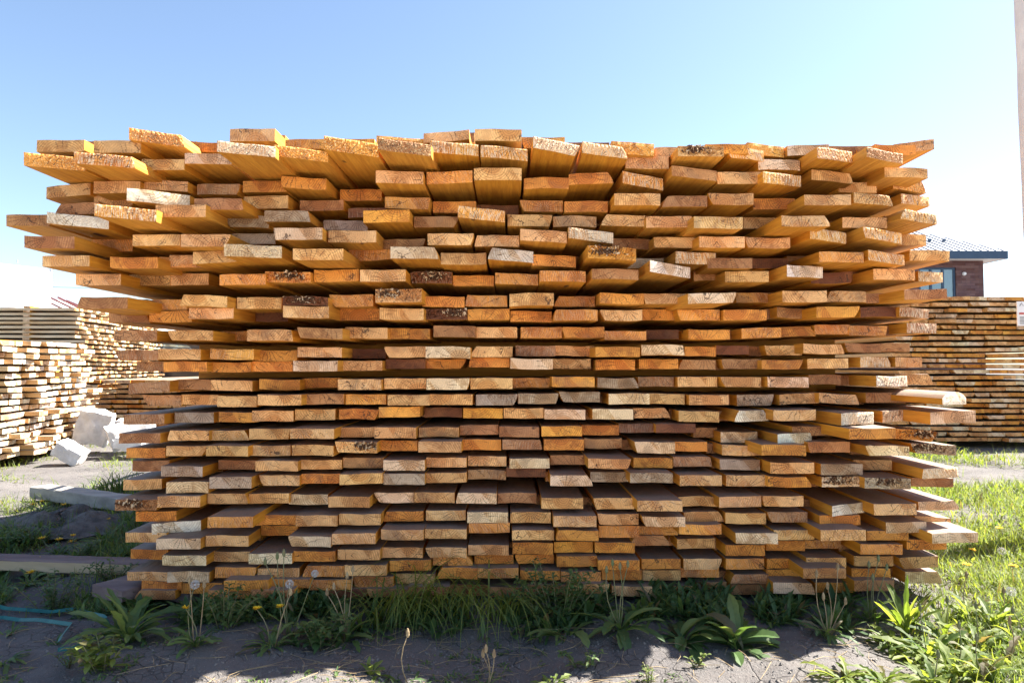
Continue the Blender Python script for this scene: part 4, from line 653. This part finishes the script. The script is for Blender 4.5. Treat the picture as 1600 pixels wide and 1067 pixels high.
# pebbles, chips and straw on the soil
mb=MB()
for _ in range(2600):
    px=rnd.uniform(-30,1640); py=rnd.uniform(700,1080) if (px<230 or px>1400) else rnd.uniform(945,1080)
    p=G(px,py); s=rnd.uniform(.0015,.005)*(1+p.y*.15); q=Euler((rnd.uniform(0,6),rnd.uniform(0,6),rnd.uniform(0,6))).to_matrix()
    vs=[p+q@Vector(d)*s*rnd.uniform(.7,1.2) for d in((1,0,0),(-1,0,0),(0,1,0),(0,-1,0),(0,0,.8),(0,0,-.8))]
    mb.add(vs,[(0,2,4),(2,1,4),(1,3,4),(3,0,4),(2,0,5),(1,2,5),(3,1,5),(0,3,5)])
M['grit']=simple('grit',(.10,.09,.085),(.24,.22,.20),30,.9)
tag(mb.build('gravel',M['grit']),'loose grit and small clods scattered on the soil','gravel',None,'stuff')
mb=MB()
for _ in range(420):
    px=rnd.uniform(-30,1640); py=rnd.uniform(720,1080) if (px<230 or px>1400) else rnd.uniform(950,1080)
    p=G(px,py)+Vector((0,0,.004)); a=rnd.uniform(0,6.28); l=rnd.uniform(.015,.07); k=rnd.uniform(-.3,.3)
    mb.tube([p,p+Vector((math.cos(a)*l,math.sin(a)*l,.003)),p+Vector((math.cos(a+k)*l*2,math.sin(a+k)*l*2,.001))],[.0009,.0009,.0005],3)
tag(mb.build('straw',M['dry']),'dry straw and grass stalks littering the ground','straw',None,'stuff')
# ------------------------------------------------------------------ timbers on the ground at the left
def beam(name,a,b,wd,t,mat,label,cat,mats=None,wob=.004,taper=1):
    a=Vector(a); b=Vector(b); d=b-a; L=d.length; u=d.normalized(); s=Vector((-u.y,u.x,0)).normalized(); up=s.cross(u)*-1
    if up.z<0: up=-up
    mb=MB(); N=18; vs=[];fs=[];mi=[]; M_=[( -1,0),(-.96,-.0),(0,0),(.96,0),(1,0),(1,.08),(1,.92),(.96,1),(0,1.01),(-.96,1),(-1,.92),(-1,.08)]
    prof=[(-.5,.06),(-.47,0),(0,0),(.47,0),(.5,.06),(.5,.5),(.5,.94),(.47,1),(.2,1),(0,1),(-.2,1),(-.47,1),(-.5,.94),(-.5,.5)]
    K=len(prof)
    for i in range(N+1):
        c=a+u*(L*i/N)+s*rnd.gauss(0,wob*.3)
        for (x,z) in prof: vs.append(c+s*(x*wd+rnd.gauss(0,wob*.25))+up*(z*t+rnd.gauss(0,wob*.25)))
    for i in range(N):
        for k in range(K): fs.append((i*K+k,i*K+(k+1)%K,(i+1)*K+(k+1)%K,(i+1)*K+k)); mi.append(1 if (k in(12,13,0,4,5) and mats) else 0)
    fs.append(tuple(range(K))[::-1]); mi.append(0); fs.append(tuple(range(N*K,N*K+K))); mi.append(0)
    mb.add(vs,fs,mi); return tag(mb.build(name,mats or mat),label,cat)
p0=gnd(58,776); p1=gnd(262,806)
beam('wooden_beam',(p0.x,p0.y+.03,-.005),(p1.x,p1.y+.02,.0),.13,.075,M['greyw'],'weathered grey squared timber lying behind the lower left boards','timber')
p0=gnd(-40,888); p1=gnd(205,902)
beam('wooden_beam',(p0.x-.2,p0.y+.05,.0),(p1.x+.15,p1.y+.06,.0),.10,.045,M['plum'],'plum stained plank with pale cut edge on the ground at far left','timber',[M['plum'],M['cream']])
a=gnd(178,936,.02); b=at(300,870,3.2)
beam('wooden_beam',(a.x-.015,a.y-.02,.025),(a.x+.58,a.y+1.15,.025),.17,.042,M['plum'],'wide plum stained plank sticking out under the left end of the stack','timber')
beam('wooden_beam',(a.x+.21,a.y+.02,.004),(a.x+.75,a.y+1.15,.004),.13,.036,M['plum'],'narrow grey plank next to the wide plum plank under the stack','timber')
# ------------------------------------------------------------------ teal strap
mb=MB()
def strap(pts,wd=.010):
    P=[G(*q)+Vector((0,0,.012)) for q in pts]; Q=[]
    for i in range(len(P)-1):
        for k in range(6): Q.append(P[i].lerp(P[i+1],k/6)+Vector((0,0,.006)))
    Q.append(P[-1]); vs=[];fs=[]
    for i,p in enumerate(Q):
        d=(Q[min(i+1,len(Q)-1)]-Q[max(i-1,0)]); s=Vector((-d.y,d.x,0)).normalized()*wd/2; s.z=.004
        vs+=[p-s,p+s,p+s+Vector((0,0,.0012)),p-s+Vector((0,0,.0012))]
    for i in range(len(Q)-1):
        a=i*4
        for k in range(4): fs.append((a+k,a+(k+1)%4,a+4+(k+1)%4,a+4+k))
    mb.add(vs,fs)
strap([(-30,938),(8,941),(40,943),(80,944),(118,944),(135,955),(165,970)]); strap([(-30,958),(5,957),(30,960),(60,968),(110,982),(92,1004)]); strap([(90,1016),(115,1012),(140,1003),(158,996),(172,984),(165,970)])
tag(mb.build('packing_strap',M['teal']),'teal plastic packing strap in loops on the dark soil at left','strap')
# ash heap
mb=MB(); c=gnd(68,828); K=26;J=9; vs=[];fs=[]
for j in range(J+1):
    for k in range(K):
        a=6.2832*k/K; r=j/J; z=.085*(1-r*r)*(1+.9*mn.noise(Vector((math.cos(a)*r*3,math.sin(a)*r*3,4))))-.02
        vs.append((c.x+math.cos(a)*r*.42+rnd.gauss(0,.006),c.y+.12+math.sin(a)*r*.26+rnd.gauss(0,.006),z+.03*mn.noise(Vector((math.cos(a)*r*9,math.sin(a)*r*9,2)))*(1-r)+rnd.gauss(0,.004)))
for j in range(J):
    for k in range(K): fs.append((j*K+k,(j+1)*K+k,(j+1)*K+(k+1)%K,j*K+(k+1)%K))
mb.add(vs,fs); tag(mb.build('soil_heap',M['ash'],smooth=True),'dark heap of soil and ash left of the front stack','heap',None,'structure')
# ------------------------------------------------------------------ white blocks
def block(px,py,Y,w,d,h,rot,label,seed):
    c=at(px,py,Y); r=random.Random(seed); mb=MB(); n=7; vs={};V=[];Fs=[]
    Rm=Euler(rot).to_matrix()
    def key(p):
        k=tuple(round(q,4) for q in p)
        if k not in vs:
            v=Vector(p); q=Vector((math.copysign(abs(v.x)**.95,v.x),math.copysign(abs(v.y)**.9,v.y),math.copysign(abs(v.z)**.9,v.z)))
            l=max(abs(q.x),abs(q.y),abs(q.z)); q=q.lerp(q.normalized()*l*1.15,.10); nz=1+.12*mn.noise(q*1.4+Vector((seed,0,0)))+.06*mn.noise(q*4+Vector((0,seed,0)))
            q=q*nz; q=Rm@Vector((q.x*w/2,q.y*d/2,q.z*h/2)); vs[k]=len(V); V.append(c+q)
        return vs[k]
    for ax in range(3):
        for sg in(-1,1):
            for i in range(n):
                for j in range(n):
                    qs=[]
                    for (a,b) in((i,j),(i+1,j),(i+1,j+1),(i,j+1)):
                        p=[0,0,0]; p[ax]=sg; p[(ax+1)%3]=-1+2*a/n; p[(ax+2)%3]=-1+2*b/n; qs.append(key(p))
                    Fs.append(tuple(qs) if sg>0 else tuple(qs[::-1]))
    mb.add(V,Fs); return tag(mb.build('rubble_block',M['foam']),label,'block','white blocks between the left stacks')
block(147,667,6.9,.29,.24,.33,(.1,.25,.35),'largest white rubble block, upright at the corner of the left stack',1)
block(186,682,6.6,.18,.2,.22,(.2,-.3,.6),'middle white rubble block right of the largest',5)
block(110,707,6.15,.23,.18,.13,(.15,.55,.2),'lone low white rubble block nearest the left stack foot',9)
block(212,668,6.9,.30,.3,.16,(.1,.1,.2),'flat white rubble block half hidden behind the front stack boards',13)
block(205,694,6.5,.26,.2,.11,(.0,.2,.1),'lowest white rubble block beside the front stack boards',17)
# ------------------------------------------------------------------ white sided building and red-striped roof at the far left
a=at(80,480,36); root=empty('white_building',(a.x,36,0),'white sided building with no openings behind the left stacks','building',None,R(60))
top=at(80,421,36).z; W=14; nb=26; mb=MB()
for i in range(nb):
    z0=-.2+(top+.2)*i/nb; z1=-.2+(top+.2)*(i+1)/nb
    mb.add([(-W,-.05,z0),(0,-.05,z0),(-W,0,z0),(0,0,z0),(-W,0,z1),(0,0,z1)],[(0,1,5,4),(2,3,1,0)])
    mb.add([(0,-.05,z0),(0,7,z0),(.05,7,z0),(.05,-.05,z0),(0,0,z1),(0,7,z1)],[(3,2,5,4),(0,3,2,1)])
mb.box(-W,-.002,.01,7,-.2,top); mb.build('wall',M['sidingw'],root)
mb=MB(); mb.tube([(0,-.1,top),(0,-.1,top+.22)],[.05,.05],8); mb.tube([(-1.6,.1,top+.14),(-1.6,.1,top+.3)],[.03,.03],6); mb.build('vent_pipe',M['greyw'],root)
mb=MB(); mb.box(-1.35,-1.0,-.14,-.06,-.1,1.9); mb.build('downpipe_box',M['sidingw'],root)
# roof frame with red-brown battens
Y=22; p=at(78,460,Y); q=at(172,489,Y)
root=empty('roof_structure',(p.x,Y,0),'low pale roof with red-brown strips between white building and stack','roof')
def rp(px,py,d=0): q=at(px,py,Y+d); return (q.x-p.x,d,q.z)
mb=MB(); mb.add([rp(40,455,4),rp(93,463,2.5),rp(176,493,0),rp(30,493,0)],[(0,1,2,3)]); z0=rp(30,493)[2]; mb.box(rp(30,493)[0],rp(172,493)[0],.1,5,-.1,z0-.02); mb.build('roof_sheet',M['sidingw'],root)
for (x0_,y0_,x1_,y1_) in ((91,465,133,486),(80,466,118,484),(80,474,105,486),(80,482,92,488),(104,470,150,489),(118,476,162,491)):
    mb=MB(); A=rp(x0_,y0_,1.2); B_=rp(x1_,y1_,-.1); mb.tube([A,B_],[.035,.035],5); mb.build('batten',M['redroof'],root)
# power line
mb=MB(); P=[at(70+40*i,448+.0*i+ (i*1.3),60) for i in range(0,8)]; P=[at(-40,444,60)]+P; mb.tube(P,[.02]*len(P),4)
tag(mb.build('power_line',M['dark']),'thin power line crossing the sky above the left stacks','cable')
# parked dark vehicle glimpsed through the boards at left
v=at(252,533,14); root=empty('parked_car',(v.x,14,0),'dark car glimpsed beyond the left stacks beside the front stack','car')
mb=MB(); prof=[(-2.1,.35),(-2.15,.75),(-1.3,.95),(-.7,1.42),(.9,1.45),(1.6,1.0),(2.15,.85),(2.2,.35)]
vs=[(x,y,z) for y in(-.85,.85) for (x,z) in prof]; n=len(prof)
mb.add(vs,[tuple(range(n)),tuple(range(n,2*n))[::-1]]+[(i,(i+1)%n+0,(i+1)%n+n,i+n) for i in range(n)]); mb.build('body',M['dark'],root)
mb=MB(); mb.add([(-1.15,-.86,.98),(1.3,-.86,1.0),(.8,-.86,1.36),(-.65,-.86,1.34)],[(0,1,2,3)]); mb.build('window',M['glass'],root)
for x in(-1.35,1.4):
    mb=MB(); mb.tube([(x,-.9,.33),(x,-.68,.33)],[.33,.33],18); mb.build('wheel',M['dark'],root)
# ------------------------------------------------------------------ brick house at the right
Y=32; e=at(1537,430,Y); ez=at(1537,407,Y).z; et=at(1558,396,Y); 
root=empty('brick_house',(e.x,Y,0),'dark brick house with grey tin hip roof behind the right stack','house')
W=9.0; D=7.0
mb=MB(); wx1=at(1494,430,Y).x-e.x; wx0=at(1436,430,Y).x-e.x; wz1=at(1490,418,Y).z; wz0=wz1-1.9
mb.box(-W,wx0,0,D,-.3,ez); mb.box(wx1,0,0,D,-.3,ez); mb.box(wx0,wx1,0.001,D,wz1,ez); mb.box(wx0,wx1,0.001,D,-.3,wz0); mb.box(wx0,wx1,.45,D-.002,wz0,wz1)
mb.build('wall',M['brick'],root)
win=MB(); f=.09
win.box(wx0,wx1,.06,.16,wz1-f,wz1-.002); win.box(wx0,wx1,.06,.16,wz0+.002,wz0+f)
for x in (wx0+.002,wx0+(wx1-wx0)*.335-.04,wx0+(wx1-wx0)*.66-.04,wx1-f-.002): win.box(x,x+f+.01,.058,.158,wz0+f,wz1-f)
wo=win.build('window',M['navy'],root)
mb=MB(); mb.box(wx0+f,wx1-f,.10,.12,wz0+f,wz1-f); mb.build('pane',M['glass'],wo)
ov=et.x-e.x; rz=at(1440,371,Y+3.5).z
rx=at(1425,371,Y+3.5).x-e.x
x0,x1,y0,y1=-W-ov,ov,-ov,D+ov; zt=et.z; ridge=[(x0+4,3.5,rz+.35),(rx,3.5,rz+.35)]
mb=MB(); mb.add([(x0,y0,zt),(x1,y0,zt),(x1,y1,zt),(x0,y1,zt),ridge[0],ridge[1]],[(0,1,5,4),(1,2,5),(2,3,4,5),(3,0,4)]); 
for i in range(60):   # standing seams on the near slope and the right slope
    x=x0+.3+i*.34
    if x<x1-.1:
        t=1.0 if x<rx else (x1-x)/(x1-rx); t=min(t,(x-x0)/4 if x<x0+4 else t)
        mb.tube([(x,y0,zt+.03),(x+0,y0+(3.5-y0)*t,zt+.03+(rz+.35-zt)*t)],[.028,.028],4)
ro_=mb.build('roof',M['roof'],root)
mb=MB(); mb.box(x0,x1,y0-.03,y0-.004,zt-.36,zt); mb.box(x1+.004,x1+.03,y0,y1,zt-.36,zt); mb.build('fascia',M['navy'],root)
mb=MB(); mb.box(x0,x1,y0,y1,zt-.35,zt-.31); mb.build('soffit',M['sidingw'],root)
for i in range(7):
    mb=MB(); x=rx-4.2+i*.62*1.15; t=.42; z=zt+(rz+.35-zt)*t; yy=y0+(3.5-y0)*t; mb.box(x-.06,x+.06,yy-.12,yy-.02,z+.0,z+.14); mb.build('snow_guard',M['navy'],ro_)
mb=MB(); x=at(1506,428,Y).x-e.x; z=at(1506,428,Y).z
mb.tube([(x,-.02,z),(x,-.10,z)],[.09,.07],14); mb.build('wall_lamp',M['sidingw'],root)
# ------------------------------------------------------------------ concrete pole with a sign at the right edge
Y=3.4; r=.09; a=Vector((2.712,0,0))
root=empty('concrete_pole',(a.x,Y,0),'pale concrete pole cut off by the right edge of the photo','pole')
mb=MB(); N=24; vs=[];fs=[]; K=20
for i in range(N+1):
    z=-.3+5*i/N
    for k in range(K): t=6.2832*k/K; vs.append((math.cos(t)*r+rnd.gauss(0,.0012)+.015*(2.6-z),math.sin(t)*r+rnd.gauss(0,.0012),z))
for i in range(N):
    for k in range(K): fs.append((i*K+k,i*K+(k+1)%K,(i+1)*K+(k+1)%K,(i+1)*K+k))
fs.append(tuple(range(N*K,N*K+K))); mb.add(vs,fs); mb.build('shaft',M['pole'],root)
s=at(1589.5,471,Y-r-.01); s2=at(1589.5,509,Y-r-.01)
sg=empty('wall_sign',(s.x,Y-r-.004,s2.z),'small white sign with a red bar fixed to the concrete pole','sign')
mb=MB(); hh=s.z-s2.z; mb.box(0,.28,-.004,0,0,hh); mb.build('sign_board',M['paper'],sg)
mb=MB(); mb.box(.010,.15,-.0065,-.0045,hh*.47,hh*.54); mb.build('red_bar',M['red'],sg)
mb=MB()
for k in range(6): mb.box(.012,.17,-.0065,-.0045,hh*(.08+.055*k),hh*(.08+.055*k)+.0018)
for k in range(5): mb.tube([(.012+.03*k,-.006,hh*.82),(.022+.03*k,-.006,hh*.93),(.03+.03*k,-.006,hh*.82)],[.0012]*3,4)
mb.build('lettering',M['ink'],sg)
# far field edge so the horizon is not a bare line
